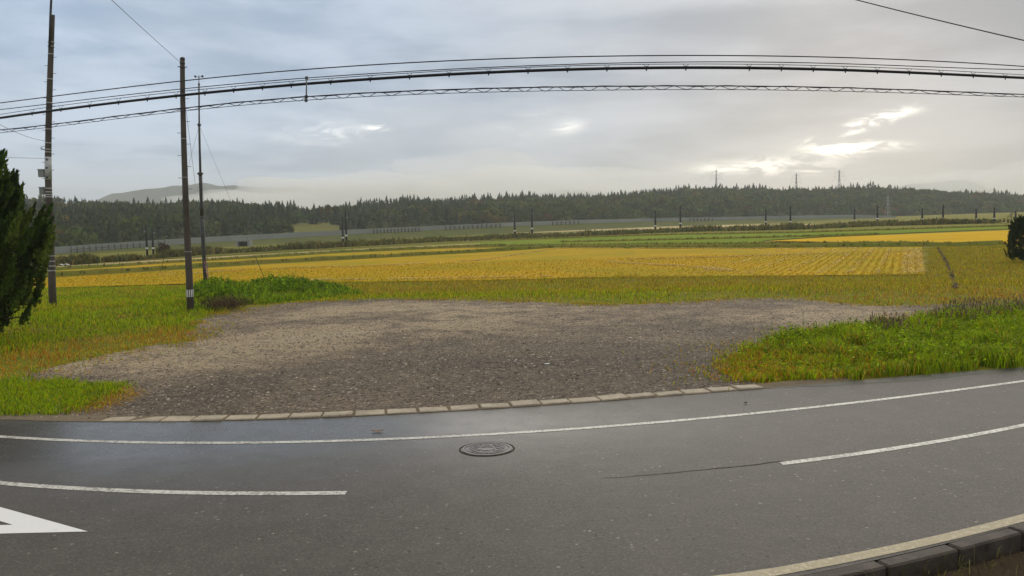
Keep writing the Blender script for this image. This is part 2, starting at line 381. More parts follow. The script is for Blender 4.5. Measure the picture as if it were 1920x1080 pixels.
# ---------------------------------------------------------------- ground sheets
def in_poly(px, py, poly):
    px = np.asarray(px); py = np.asarray(py); ins = np.zeros(px.shape, bool); n = len(poly)
    for i in range(n):
        x1, y1 = poly[i]; x2, y2 = poly[(i + 1) % n]
        if y1 == y2: continue
        c_ = ((y1 > py) != (y2 > py)) & (px < (x2 - x1) * (py - y1) / (y2 - y1) + x1); ins ^= c_
    return ins
def densify(poly, step, jit=0.0, k=0):
    o = []
    for i in range(len(poly)):
        a = np.array(poly[i]); b = np.array(poly[(i + 1) % len(poly)]); L = np.linalg.norm(b - a); n = max(1, int(L / step))
        for j in range(n):
            p = a + (b - a) * j / n
            if jit: p = p + np.array([nz(p[0], p[1], .9, k), nz(p[0], p[1], .9, k + 1)]) * jit + np.array([nz(p[0], p[1], .25, k + 2), nz(p[0], p[1], .25, k + 3)]) * jit * .4
            o.append((float(p[0]), float(p[1])))
    return o
def sheet(name, poly, material, dz, grid=4.0, edge=2.0, jit=0.0, k=0, parent=None, kind='structure'):
    b = densify(poly, edge, jit, k)
    xs = [p[0] for p in b]; ys = [p[1] for p in b]
    gx, gy = np.meshgrid(np.arange(min(xs), max(xs), grid), np.arange(min(ys), max(ys), grid)); gx = gx.ravel(); gy = gy.ravel()
    m = in_poly(gx, gy, b); pts = [Vector(p) for p in b] + [Vector((a, c_)) for a, c_ in zip(gx[m], gy[m])]
    n = len(b)
    v, e, f, *_ = delaunay_2d_cdt(pts, [(i, (i + 1) % n) for i in range(n)], [list(range(n))], 1, 1e-5)
    V = np.array([(p.x, p.y) for p in v]); Z = g(V[:, 0], V[:, 1]) + dz
    me = bpy.data.meshes.new(name); me.from_pydata([(a, c_, z_) for (a, c_), z_ in zip(V, Z)], [], [list(q) for q in f]); me.update()
    if len(me.polygons) and me.polygons[0].normal.z < 0: me.flip_normals()
    o = link(name, me, material, parent)
    if parent is None: o['kind'] = kind
    return o
def pxpoly(pts): return [(p.x, p.y) for p in (gp(u, v) for u, v in pts)]

# ground: one sheet out to the far hills; rows fine near the lot, coarse far off
ys = np.concatenate([np.arange(-30, 36, 3.0), np.arange(36, 60, 1.0), np.arange(60, 160, 6.0), np.geomspace(160, 6000, 40)])
xs = np.concatenate([-np.geomspace(400, 5000, 10)[::-1], np.arange(-390, 391, 15.0), np.geomspace(400, 5000, 10)])
X, Y = np.meshgrid(xs, ys); NX = len(xs)
Zg = g(X, Y) - 0.05 - .85 * (Y < 12.5) * (np.abs(X) < 45)
vv = np.stack([X.ravel(), Y.ravel(), Zg.ravel()], 1)
ii, jj = np.meshgrid(np.arange(len(ys) - 1), np.arange(NX - 1), indexing='ij'); q = (ii * NX + jj).ravel()
tag(np_mesh('ground', vv, np.stack([q, q + 1, q + NX + 1, q + NX], 1), GROUND), kind='structure')

# road curves, fitted in metres to where the paint and kerb lie on the ground
def curve(pts, deg=3, dz=0.0):
    w = [gp(u, v, dz) for u, v in pts]; x_ = np.array([p.x for p in w]); y_ = np.array([p.y for p in w])
    c_ = np.polyfit(x_, y_, deg); x0, x1 = x_.min(), x_.max(); d = np.polyder(c_)
    def f(x):
        x = np.asarray(x, float); xc = np.clip(x, x0, x1)
        return np.polyval(c_, xc) + np.polyval(d, xc) * (x - xc)
    return f, x0, x1
KERB, kx0, kx1 = curve([(0, 790), (200, 789), (400, 786), (600, 782), (800, 775), (900, 770), (1000, 765), (1100, 757), (1200, 749), (1300, 740), (1400, 729), (1500, 719), (1700, 706), (1920, 690)])
EDGE, ex0, ex1 = curve([(0, 820), (300, 828), (500, 829), (640, 827), (900, 817), (1100, 804), (1300, 786), (1500, 765), (1700, 743), (1920, 715)])
MID, mx0, mx1 = curve([(0, 907), (200, 917), (400, 924), (648, 926), (1465, 870), (1600, 852), (1750, 828), (1920, 798)])
NEAR, nx0, nx1 = curve([(1430, 1076), (1560, 1054), (1700, 1024), (1800, 1001), (1920, 971)], 2)
NEARK, _, _ = curve([(1500, 1080), (1650, 1049), (1780, 1017), (1920, 981)], 2)
def clampn(f):
    # left of the frame the near edge of the road runs parallel to the centre line
    return lambda x: np.where(np.asarray(x) < nx0, MID(x) + (f(nx0) - MID(nx0)), f(x))
NEARC = clampn(NEAR); NEARKC = clampn(NEARK)
def ribbon(name, xa, xb, f0, f1, z0, z1, material, n=80, parent=None, kind=None):
    x_ = np.linspace(xa, xb, n); v = np.concatenate([np.stack([x_, f0(x_), np.full(n, z0)], 1), np.stack([x_, f1(x_), np.full(n, z1)], 1)])
    i = np.arange(n - 1); o = np_mesh(name, v, np.stack([i, i + 1, i + n + 1, i + n], 1), material, parent=parent)
    if kind: o['kind'] = kind
    return o
road = ribbon('road', -60, 60, lambda x: NEARKC(x), lambda x: KERB(x) + .02, 0.0, 0.0, ASPHALT, 160, kind='structure')
def line(name, xa, xb, f, w, material, n=60):
    return ribbon(name, xa, xb, lambda x: f(x) - w / 2, lambda x: f(x) + w / 2, .004, .004, material, n, road)
line('edge_line', -45, 45, EDGE, .14, PAINT, 120)
dash_l = gp(648, 926).x; dash_r = gp(1465, 870).x
line('centre_line', -22, dash_l, MID, .15, PAINT, 60)
line('centre_line', dash_r, 18, MID, .15, PAINT, 60)
ribbon('edge_line', nx0 - 3, 20, lambda x: NEARC(x) - .09, lambda x: NEARC(x) + .09, .004, .004, PAINT_TAN, 60, road)
# dark joint in the asphalt beside the centre line
xj = np.linspace(gp(1130, 895).x, gp(1475, 868).x, 60); yj = MID(xj) + .10 + nz(xj, xj * 0, .3) * .02; wj = (.004 + .006 * np.linspace(0, 1, 60)) + .004 * np.abs(nz(xj, xj, .1, 2))
vj = np.concatenate([np.stack([xj, yj - wj, xj * 0 + .004], 1), np.stack([xj, yj + wj, xj * 0 + .004], 1)]); ij = np.arange(59)
np_mesh('asphalt_joint', vj, np.stack([ij, ij + 1, ij + 61, ij + 60], 1), SOIL, parent=road)
# hollow diamond marking: its right-hand point lies in view
tip = gp(165, 997); b1 = gp(0, 951); b2 = gp(0, 1001); h1 = gp(30, 982)
dirc = ((Vector((b1.x, b1.y)) - Vector((tip.x, tip.y))).normalized() + (Vector((b2.x, b2.y)) - Vector((tip.x, tip.y))).normalized()).normalized()
def dia(p, L, half):
    n_ = Vector((-dirc.y, dirc.x)); p = Vector((p.x, p.y)); c_ = p + dirc * L
    return [p, c_ + n_ * half, p + dirc * 2 * L, c_ - n_ * half]
ang = (Vector((b1.x, b1.y)) - Vector((tip.x, tip.y))).angle(Vector((b2.x, b2.y)) - Vector((tip.x, tip.y))) / 2
Ld = 2.2; hd = Ld * math.tan(ang); off = (Vector((tip.x, tip.y)) - Vector((h1.x, h1.y))).length
outer = dia(tip, Ld, hd); inner = dia(Vector((tip.x, tip.y)) + dirc * off, Ld - off, hd * (Ld - off) / Ld)
np_mesh('diamond_marking', [(*p, .004) for p in outer + inner], [(0, 1, 5, 4), (1, 2, 6, 5), (2, 3, 7, 6), (3, 0, 4, 7)], PAINT_NEW, parent=road)

def m_moss(t, o):
    P = geo(t); n = t.noise(P, 1.3, 5, .65); n2 = t.noise(P, 30, 4, .7)
    principled(t, o, t.mix(t.ramp(t.math('ADD', n, t.math('MULTIPLY', n2, .3)), .5, .85), (.030, .033, .018), (.075, .070, .042)), .6, .25, bump=n2, bs=.4, bd=.008)
xm0 = gp(1430, 727).x; wob = lambda x: KERB(x) - np.clip((x - xm0) * .2, 0, .42) * (1 + .35 * nz(x, x * 0, .8, 2))
ribbon('mossy_gutter', xm0, 40, wob, lambda x: KERB(x) + .015, .004, .006, mat('mossy_asphalt', m_moss), 160, road)
# gravel lot
xk = np.linspace(gp(1430, 722).x, -16, 40)
lot_px = [(20, 712), (100, 690), (200, 665), (280, 650), (350, 640), (365, 610), (400, 590), (470, 578), (560, 566), (660, 562), (760, 560), (900, 563), (1000, 566),
          (1100, 571), (1200, 571), (1280, 565), (1400, 559), (1500, 560), (1580, 567), (1640, 573), (1760, 572), (1920, 562), (2200, 553), (2200, 572), (1920, 584), (1780, 592), (1690, 607),
          (1600, 620), (1500, 630), (1440, 645), (1390, 665), (1365, 690), (1375, 708)]
lot = pxpoly(lot_px) + [(float(a), float(KERB(a) + .38)) for a in xk] + [(-16.0, gp(20, 712).y)]
gravel = sheet('gravel_lot', lot, GRAVEL, .012, 3.0, .7, .12, 0)
# kerb
DAMPSAND = field_mat('damp_sand', (.17, .135, .09), (.23, .185, .125), (.11, .088, .06))
kerb = ribbon('kerb', -40, gp(1600, 713).x, lambda x: KERB(x), lambda x: KERB(x) + .46, .006, .016, DAMPSAND, 140, kind='structure')
bmk = bmesh.new(); box_bm(bmk, (0, 0, 0), (.565, .40, .12), 0, .014)
me_k = bpy.data.meshes.new('kerb_block'); bmk.to_mesh(me_k); bmk.free(); me_k.materials.append(CONC)
px_ = gp(215, 789).x; xe = gp(1440, 724).x; i = 0
while px_ < xe:
    sl = float((KERB(px_ + .1) - KERB(px_ - .1)) / .2); a = math.atan(sl); n_ = Vector((-math.sin(a), math.cos(a)))
    o = link('kerb_block', me_k, None, kerb)
    sink = .035 if px_ < gp(860, 770).x else 0.0
    cxy = Vector((px_, float(KERB(px_)))) + n_ * (.21 + random.uniform(-.015, .015))
    o.location = (cxy.x, cxy.y, -.022 - sink * .35 + random.uniform(-.012, .012)); o.rotation_euler = (random.uniform(-.04, .04), random.uniform(-.03, .03), a + random.uniform(-.05, .05)); o.scale = (random.uniform(.94, 1.02), random.uniform(.74, .95), 1)
    px_ += .60 * math.cos(a); i += 1
# near side: dark kerb, drainage channel, grass shelf
nk = empty('near_kerb'); nk['kind'] = 'structure'
bmk = bmesh.new(); box_bm(bmk, (0, 0, 0), (.975, .18, .6), 0, .02); me_n = bpy.data.meshes.new('kerb_block'); bmk.to_mesh(me_n); bmk.free(); me_n.materials.append(CONC_DARK)
xq = gp(1200, 1080).x
while xq < 16:
    a = math.atan(float((NEARKC(xq + .05) - NEARKC(xq - .05)) / .1))
    o = link('kerb_block', me_n, None, nk); o.location = (xq + math.sin(a) * .093, float(NEARKC(xq)) - math.cos(a) * .093, -.29 + random.uniform(-.004, .004)); o.rotation_euler = (0, 0, a)
    xq += 1.0 * math.cos(a)
ribbon('drain_channel', -6, 30, lambda x: NEARKC(x) - .75, lambda x: NEARKC(x) - .10, -.33, -.33, SOIL, 60, kind='structure')
ribbon('near_verge', -6, 30, lambda x: NEARKC(x) - 9, lambda x: NEARKC(x) - .34, -.13, -.13, DRYSOIL, 60, kind='structure')

# fields
f1 = pxpoly([(60, 541), (330, 533), (560, 529), (700, 529), (900, 526), (1100, 521), (1400, 518), (1735, 515), (1728, 463), (1500, 465), (1250, 467), (1040, 465), (900, 474), (700, 485), (500, 496), (300, 509), (60, 523)])
stub = sheet('stubble_field', f1, STUB, .03, 6.0, 3.0)
f2 = pxpoly([(60, 518), (300, 503), (500, 490), (640, 482), (800, 475), (940, 470), (1010, 466), (940, 464), (820, 467), (640, 475), (440, 487), (300, 495), (60, 511)])
sheet('stubble_field', f2, STUB, .03, 8.0, 4.0)
f3 = pxpoly([(1440, 453), (1600, 456), (1900, 458), (2100, 455), (2100, 427), (1905, 432), (1700, 440), (1550, 446)])
sheet('ripe_field', f3, RIPE, .10, 8.0, 4.0)
f4 = pxpoly([(700, 470), (880, 462), (1040, 460), (1420, 457), (1435, 451), (1560, 443), (1700, 437), (1900, 429), (1900, 424), (1600, 430), (1420, 436), (1100, 446), (900, 455), (700, 467)])
sheet('green_field', f4, GREENF, .05, 8.0, 4.0)
sheet('pale_field', pxpoly([(960, 438), (1230, 430), (1420, 425), (1560, 423), (1560, 420), (1420, 421), (1230, 425.5), (960, 434.5)]), PALEF, .12, 12.0, 6.0)
sheet('pale_field', pxpoly([(1440, 427), (1560, 424), (1700, 421), (1890, 418), (1890, 415.5), (1700, 418), (1440, 423)]), PALEF, .10, 12.0, 6.0)
sheet('meadow', pxpoly([(110, 500), (300, 486), (640, 466), (940, 450), (940, 441), (640, 453), (300, 471), (110, 483)]), OLIVE, .04, 10.0, 5.0)
sheet('farm_track', pxpoly([(60, 506), (300, 491), (500, 480), (700, 468), (900, 459), (900, 457.5), (700, 466), (500, 477), (300, 488), (60, 503)]), PALEF, .09, 8.0, 4.0)
# low levees between the fields
def levee(pts, w, h, material=OLIVE):
    wp = [gp(u, v) for u, v in pts]; P = []
    for a, b in zip(wp, wp[1:]):
        n = max(2, int((b - a).length / 2.5)); P += [a.lerp(b, k / n) for k in range(n)]
    P.append(wp[-1]); vs = []; fs = []
    for i, p in enumerate(P):
        t = (P[min(i + 1, len(P) - 1)] - P[max(i - 1, 0)]); t.z = 0; t.normalize(); n_ = Vector((-t.y, t.x, 0))
        for s, hh in ((-1, -.1), (-.45, .85), (.1, 1.0), (.5, .8), (1, -.1)):
            hh2 = hh * h * (1 + .25 * float(nz(p.x, p.y, 1.5, 4))); q_ = p + n_ * s * w * .5; vs.append((q_.x, q_.y, float(g(q_.x, q_.y)) + hh2))
    for i in range(len(P) - 1):
        for k in range(4): fs.append((i * 5 + k, i * 5 + k + 1, i * 5 + k + 6, i * 5 + k + 5))
    o = np_mesh('levee', vs, fs, material, smooth=True); o['kind'] = 'structure'; return P
LEV = [levee([(60, 521), (300, 506), (500, 493), (700, 483), (900, 472), (1020, 466)], 1.3, .45), levee([(1000, 465), (1250, 465.5), (1500, 464), (1728, 461), (1880, 459.5)], 1.6, .5),
       levee([(700, 470.5), (880, 463), (1420, 459), (1735, 458.5)], 1.4, .35), levee([(60, 508), (440, 486), (640, 473), (820, 465), (940, 461)], 1.6, .4),
       levee([(1060, 455), (1420, 447), (1640, 441)], 1.2, .35), levee([(920, 451), (1250, 441), (1500, 437), (1890, 425)], 1.4, .4)]
FUR = pxpoly([(1758, 464), (1774, 490), (1786, 519), (1792, 541)])
sheet('furrow', [(x - .13, y) for x, y in FUR] + [(x + .13, y) for x, y in FUR[::-1]], DRYSOIL, .03, 4, .8, .12, 3)

# ---------------------------------------------------------------- blades
def fray(x, y, w=.35): return x + nz(x, y, .35, 6) * w + nz(x, y, 1.1, 2) * w, y + nz(x, y, .4, 1) * w + nz(x, y, 1.3, 5) * w
def scatter(poly, n, test=None, fw=.35):
    p = np.array(poly); lo = p.min(0); hi = p.max(0); out_ = np.zeros((0, 2))
    while len(out_) < n:
        q_ = rng.uniform(lo, hi, (max(2000, n), 2)); q_ = q_[in_poly(*fray(q_[:, 0] + rng.normal(0, .12, len(q_)), q_[:, 1] + rng.normal(0, .2, len(q_)), fw), poly)]
        if test is not None: q_ = q_[rng.random(len(q_)) < test(q_[:, 0], q_[:, 1])]
        out_ = np.concatenate([out_, q_])
    return out_[:n]
def blade_arrays(P, h, w, lean, col, tipc=None):
    """P n*3 base points; curved five-vertex blades"""
    n = len(P); a = rng.uniform(0, 2 * np.pi, n); d = np.stack([np.cos(a), np.sin(a), np.zeros(n)], 1); s = np.stack([-np.sin(a), np.cos(a), np.zeros(n)], 1)
    b = rng.uniform(0, 2 * np.pi, n); ld = np.stack([np.cos(b), np.sin(b), np.zeros(n)], 1); up_ = np.array([0, 0, 1.0])
    h = h[:, None]; w = w[:, None]; l = lean[:, None]
    mid_ = P + up_ * h * .6 + ld * h * l * .35; tp = P + up_ * h * (1 - .35 * l) + ld * h * l
    V = np.stack([P - s * w * .5, P + s * w * .5, mid_ - s * w * .42, mid_ + s * w * .42, tp], 1).reshape(-1, 3)
    i = np.arange(n) * 5
    Fc = np.concatenate([np.stack([i, i + 1, i + 3], 1), np.stack([i, i + 3, i + 2], 1), np.stack([i + 2, i + 3, i + 4], 1)])
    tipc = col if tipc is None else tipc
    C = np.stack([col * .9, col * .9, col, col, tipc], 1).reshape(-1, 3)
    return V, Fc, C
def leaf_arrays(P, size, col, flat=.5):
    n = len(P); a = rng.normal(0, 1, (n, 3)); a[:, 2] *= flat; a /= np.linalg.norm(a, axis=1, keepdims=True)
    b = rng.normal(0, 1, (n, 3)); b -= a * (a * b).sum(1, keepdims=True); b /= np.linalg.norm(b, axis=1, keepdims=True); s = size[:, None]
    V = np.stack([P - a * s, P + b * s * .5, P + a * s, P - b * s * .5], 1).reshape(-1, 3); i = np.arange(n) * 4
    return V, np.concatenate([np.stack([i, i + 1, i + 2], 1), np.stack([i, i + 2, i + 3], 1)]), np.repeat(col, 4, 0)
def merge(parts):
    V = []; Fs = []; C = []; o = 0
    for v, f, c_ in parts: V.append(v); Fs.append(f + o); C.append(c_); o += len(v)
    return np.concatenate(V), np.concatenate(Fs), np.concatenate(C)
def pal(n, cols, wts):
    cols = np.array(cols); wts = np.array(wts, float)
    if wts.ndim == 1: idx = rng.choice(len(cols), n, p=wts / wts.sum())
    else:
        cw = np.cumsum(wts / wts.sum(1, keepdims=True), 1); idx = (rng.random(n)[:, None] > cw).sum(1).clip(0, len(cols) - 1)
    return cols[idx] * rng.uniform(.6, 1.32, (n, 1))
def onground(q_, dz=0): return np.stack([q_[:, 0], q_[:, 1], g(q_[:, 0], q_[:, 1]) + dz], 1)
G_BRIGHT = (.34, .47, .008); G_MID = (.24, .34, .010); G_DARK = (.10, .16, .012); G_YEL = (.52, .46, .012); G_TAN = (.54, .34, .06); G_RUST = (.48, .22, .022); G_OLIVE = (.36, .28, .026); G_PURP = (.17, .115, .065)
def grass(name, poly, n, hr, wr, cols, wfun, label, cat, hfun=None, lean=(.15, .9), test=None, dz=-.03, fw=.35):
    q_ = scatter(poly, n, test, fw); P = onground(q_, dz); h = rng.uniform(*hr, n)
    if hfun is not None: h = h * hfun(q_[:, 0], q_[:, 1])
    c_ = pal(n, cols, wfun(q_[:, 0], q_[:, 1]) if callable(wfun) else wfun)
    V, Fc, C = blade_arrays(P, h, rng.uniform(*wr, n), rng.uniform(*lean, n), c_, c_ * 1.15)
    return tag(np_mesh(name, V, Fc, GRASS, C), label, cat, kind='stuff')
def dist_poly(x, y, line_):
    d = np.full(np.shape(x), 1e9)
    for (x1, y1), (x2, y2) in zip(line_, line_[1:]):
        dx, dy = x2 - x1, y2 - y1; t = np.clip(((x - x1) * dx + (y - y1) * dy) / (dx * dx + dy * dy + 1e-9), 0, 1)
        d = np.minimum(d, np.hypot(x - x1 - t * dx, y - y1 - t * dy))
    return d
loty = pxpoly(lot_px)
# right-hand verge: lush weeds
vr = pxpoly([(1350, 700), (1372, 712), (1440, 717), (1520, 708), (1700, 699), (1920, 683), (2150, 665), (2150, 570), (1920, 584), (1780, 592), (1690, 606), (1600, 620), (1500, 630), (1440, 645), (1385, 665), (1355, 690)])
vtip = gp(1370, 690)
def vr_h(x, y): return np.clip(.25 + np.hypot(x - vtip.x, y - vtip.y) / 6.5, .22, 1.0) * np.clip(1 + .45 * nz(x, y, .45, 1), .35, 1.9)
def vr_w(x, y):
    d = np.hypot(x - vtip.x, y - vtip.y); dead = 2.2 * np.exp(-(d / 1.9) ** 1.5) + .10 + .25 * (nz(x, y, .8, 2) > .55)
    n_ = nz(x, y, .4, 3); return np.stack([.8 + 1.1 * n_, np.full_like(d, .7), .45 - .6 * n_, dead * .5, dead * .45, dead * .8], 1).clip(.02)
grass('verge_grass', vr, 82000, (.14, .46), (.012, .028), [G_BRIGHT, G_MID, G_DARK, G_YEL, G_TAN, G_RUST], vr_w, 'lush green weeds and grass on the verge between road and gravel', 'grass', vr_h)
q_ = scatter(vr, 9000, lambda x, y: np.clip(.2 + .8 * (nz(x, y, .6, 2) > .1), 0, 1) * np.clip(np.hypot(x - vtip.x, y - vtip.y) / 4, 0, 1)); P = onground(q_); hh = vr_h(q_[:, 0], q_[:, 1]); P[:, 2] += hh * rng.uniform(.12, .40, len(P)); n_ = nz(P[:, 0], P[:, 1], .5, 4)
A = leaf_arrays(P, rng.uniform(.025, .06, len(P)), pal(len(P), [G_BRIGHT, G_MID, G_DARK, (.30, .34, .06)], np.stack([1 + n_, 1 + 0 * n_, .7 - .5 * n_, .15 + 0 * n_], 1).clip(.03)), .5)
tag(np_mesh('broad_weeds', *A[:2], LEAF, A[2]), 'broad leaved weeds growing through the lush verge grass', 'weeds', kind='stuff')
# dark seed heads standing along the back of that verge
back = pxpoly([(1650, 628), (1680, 606), (1720, 600)]) ; sh = pxpoly([(1740, 600), (1780, 589), (1920, 580), (2150, 566), (2150, 590), (1920, 606), (1790, 618), (1740, 615)])
q_ = np.concatenate([scatter(sh, 1000), scatter(pxpoly([(1650, 640), (1700, 640), (1705, 618), (1655, 618)]), 130)])
P = onground(q_); n = len(P); h = rng.uniform(.3, .6, n)
c_ = pal(n, [G_MID, G_DARK, G_PURP], [.4, .3, .3]); lean = rng.uniform(.1, .5, n); st = rng.bit_generator.state
A = blade_arrays(P, h, np.full(n, .012), lean, c_)
tp = A[0].reshape(n, 5, 3)[:, 4]; B = blade_arrays(tp - np.array([0, 0, .03]), rng.uniform(.10, .2, n), np.full(n, .035), rng.uniform(.1, .6, n), pal(n, [G_PURP, (.24, .16, .09), (.12, .085, .06)], [1, 1, 1]))
V, Fc, C = merge([A, B]); tag(np_mesh('seeding_grass', V, Fc, GRASS, C), 'tall grass with dark purplish seed heads behind the lush verge weeds', 'grass', kind='stuff')
# small green patch left, by the road
vl = [(p.x, p.y) for p in (gp(u, v) for u, v in [(-250, 778), (0, 782), (120, 779), (215, 775), (310, 770), (345, 745), (240, 730), (205, 722), (100, 718), (0, 716), (-250, 705)])]
def vl_w(x, y):
    xe_ = gp(205, 750).x; dead = sst(xe_ - .5, xe_ + .3, x); n_ = nz(x, y, .4, 3)
    return np.stack([(1.2 + .6 * n_) * (1 - dead), .8 * (1 - dead), .35 * (1 - dead), .2 + .2 * dead, dead * .9, dead * 1.0 + .04], 1).clip(.01)
def vl_h(x, y): xe_ = gp(205, 750).x; return 1 - .72 * sst(xe_ - .5, xe_ + .9, x)
grass('verge_grass', vl, 30000, (.05, .20), (.012, .024), [G_BRIGHT, G_MID, G_DARK, G_YEL, G_TAN, G_RUST], vl_w, 'bright green grass patch beside the road with browned fringe on gravel', 'grass', vl_h)
# left lawn with a rusty band along the gravel
ll = pxpoly([(-200, 712), (20, 712), (100, 690), (200, 665), (280, 650), (350, 640), (365, 610), (400, 590), (440, 570), (360, 535), (60, 541), (-200, 548)])
rust_l = pxpoly([(-100, 700), (20, 690), (100, 668), (200, 650), (330, 632)])
def ll_w(x, y):
    d = dist_poly(x, y, rust_l); r = np.exp(-(d / 1.9) ** 2) * 1.6; far = sst(33, 44, y); n_ = nz(x, y, 1.6, 4); n2_ = nz(x, y, 3.0, 7)
    gr = (1.15 - r).clip(.06); return np.stack([gr * (.7 + .5 * n_), gr * .8, gr * (.30 - .25 * n_), .5 + .4 * n2_ + .4 * far * (n2_ > .2), r * .8 + .5 * far * (n2_ > .2) + .5 * (n_ < -.5), r + .02 + .25 * (n_ < -.6)], 1).clip(.01)
def ll_h(x, y): return (1 - .45 * np.exp(-(dist_poly(x, y, rust_l) / 2.0) ** 2)) * np.clip(1 + .6 * nz(x, y, .6, 5), .25, 2.0)
grass('lawn_grass', ll, 80000, (.05, .22), (.016, .036), [G_BRIGHT, G_MID, G_DARK, G_YEL, G_TAN, G_RUST], ll_w, 'rough green lawn with rusty dry band beside the utility poles', 'grass', ll_h)
# bank between the gravel lot and the stubble
bk = pxpoly([(440, 572), (560, 566), (660, 562), (760, 560), (900, 563), (1000, 566), (1100, 571), (1200, 571), (1280, 565), (1400, 559), (1500, 560), (1580, 567), (1640, 573), (1760, 572), (1920, 562), (2100, 556), (2100, 460), (1900, 461), (1745, 464), (1738, 514), (1400, 517), (1100, 520), (900, 525), (700, 528), (440, 531)])
lotb = pxpoly(lot_px[6:22])
def bk_w(x, y):
    d = dist_poly(x, y, lotb); near = np.exp(-(d / 6.5) ** 2); xr = sst(gp(1280, 545).x, gp(1700, 545).x, x); n_ = nz(x, y, 1.6, 4); n2_ = nz(x, y, 2.6, 6)
    gr = near * (1 - .8 * xr) * 3.2 + .12 + .25 * (n2_ > .35)
    return np.stack([gr * (.6 + .4 * n_), gr * .5, gr * .25 + .1, .55 + 1.0 * near * (1 - xr), .45 + 1.6 * near * xr + .4 * (n_ > .4), .12 + 2.6 * near * xr * np.exp(-(d / 4.0) ** 2), 1.15 - .9 * near], 1).clip(.01)
grass('bank_grass', bk, 125000, (.06, .24), (.018, .04), [G_BRIGHT, G_MID, G_DARK, G_YEL, G_TAN, G_RUST, G_OLIVE], bk_w, 'rough olive and green grass bank between gravel lot and stubble field', 'grass', lambda x, y: (.55 + .45 * sst(0, 6, dist_poly(x, y, lotb))) * np.clip(1 + .7 * nz(x, y, .9, 5), .25, 2.2), fw=.8, test=lambda x, y: sst(-.15, .4, dist_poly(x, y, FUR)))
grass('edge_weeds', lot, 11000, (.03, .13), (.014, .03), [G_MID, G_YEL, G_TAN, G_RUST, G_DARK], [.8, .8, .8, .9, .4], 'sparse low weeds creeping over the border of the gravel lot', 'weeds',
      test=lambda x, y: np.exp(-dist_poly(x, y, loty) / .45) * np.clip(.5 + nz(x, y, .8, 2), 0, 1), dz=0.0)
# stubble tufts in rows and straw lines
ca, sa = math.cos(ROWA), math.sin(ROWA); fp = np.array(f1)
acr = fp[:, 0] * ca - fp[:, 1] * sa; alo = fp[:, 0] * sa + fp[:, 1] * ca
ra = np.arange(acr.min(), acr.max(), .6); sb = np.arange(alo.min(), alo.max(), .42)
A_, S_ = np.meshgrid(ra, sb); A_ = A_.ravel() + rng.normal(0, .11, A_.size); S_ = S_.ravel() + rng.normal(0, .1, A_.size)
qx = A_ * ca + S_ * sa; qy = -A_ * sa + S_ * ca; m = in_poly(qx, qy, f1) & (qy < 95); q_ = np.stack([qx[m], qy[m]], 1)
if len(q_) > 60000: q_ = q_[rng.choice(len(q_), 60000, False)]
parts = []
for k in range(2):
    P = onground(q_ + rng.normal(0, .05, q_.shape), .01); n = len(P)
    wts = np.stack([.5 + .3 * nz(P[:, 0], P[:, 1], 4, 1), np.full(n, .4), .25 + .25 * nz(P[:, 0], P[:, 1], 6, 2), np.full(n, .08)], 1).clip(.03)
    parts.append(blade_arrays(P, rng.uniform(.06, .15, n), rng.uniform(.05, .10, n), rng.uniform(.1, .5, n), pal(n, [(.50, .29, .008), (.60, .38, .02), (.38, .31, .012), (.66, .48, .10)], wts)))
V, Fc, C = merge(parts); tag(np_mesh('rice_stubble', V, Fc, STRAW, C), 'rows of golden cut rice stubble in the field', 'stubble', kind='stuff')
def straw_along(paths, dens, width):
    pts = []
    for path in paths:
        for a, b in zip(path, path[1:]):
            L = (b - a).length; n = int(L * dens); t = rng.random(n)[:, None]; keep = nz(a.x + (b.x - a.x) * t[:, 0], a.y + (b.y - a.y) * t[:, 0], 2.2, 3) > -.3
            p = np.array(a) * (1 - t) + np.array(b) * t; p = p[keep]; p[:, :2] += rng.normal(0, width, (len(p), 2)); pts.append(p)
    P = np.concatenate(pts); P[:, 2] = g(P[:, 0], P[:, 1]) + .03; n = len(P)
    return blade_arrays(P, rng.uniform(.08, .24, n), rng.uniform(.04, .09, n), rng.uniform(.8, 1.6, n), pal(n, [(.74, .56, .19), (.62, .43, .10), (.80, .66, .28)], [1, 1, 1]))
SL = []
for u0, u1 in ((1692, 1702), (1702, 1708), (1712, 1713), (1722, 1718), (1731, 1725)): SL.append([gp(u0, 513), gp(u1, 468)])
for u in (1645, 1590, 1535, 1470, 1395, 1310): SL.append([gp(u, 513), gp(u + (1703 - u) * .42, 467.5)])
P1 = [straw_along(SL[:5], 11, .12), straw_along(SL[5:], 9, .09)]
P1.append(straw_along([[gp(u, v) for u, v in L] for L in ([(640, 502), (750, 497), (850, 492)], [(830, 493), (900, 489), (1000, 473), (1045, 466.5)], [(580, 526), (900, 522), (1090, 518)],
    [(1140, 492), (1300, 502), (1380, 512), (1450, 514)], [(1170, 487), (1350, 483), (1550, 476), (1720, 472)], [(1250, 498), (1330, 503), (1385, 510)], [(1040, 466), (1400, 467), (1700, 465.5)], [(300, 516), (480, 506), (640, 500)])], 60, .16))
V, Fc, C = merge(P1); tag(np_mesh('loose_straw', V, Fc, STRAW, C), 'pale lines of loose cut straw lying across the stubble', 'straw', kind='stuff')
# grass on the levees
parts = []
for LP in LEV:
    P = np.array([p[:] for p in LP]); P = np.repeat(P, 40, 0); P[:, :2] += rng.normal(0, .55, (len(P), 2)); P[:, 2] = g(P[:, 0], P[:, 1]) + .15; n = len(P)
    parts.append(blade_arrays(P, rng.uniform(.15, .5, n), rng.uniform(.06, .14, n), rng.uniform(.1, .7, n), pal(n, [(.09, .10, .02), (.15, .14, .03), (.06, .07, .016), (.20, .17, .05)], [1, 1, 1, .5])))
V, Fc, C = merge(parts); tag(np_mesh('levee_grass', V, Fc, GRASS, C), 'dull grass growing on the low levees between fields', 'grass', kind='stuff')
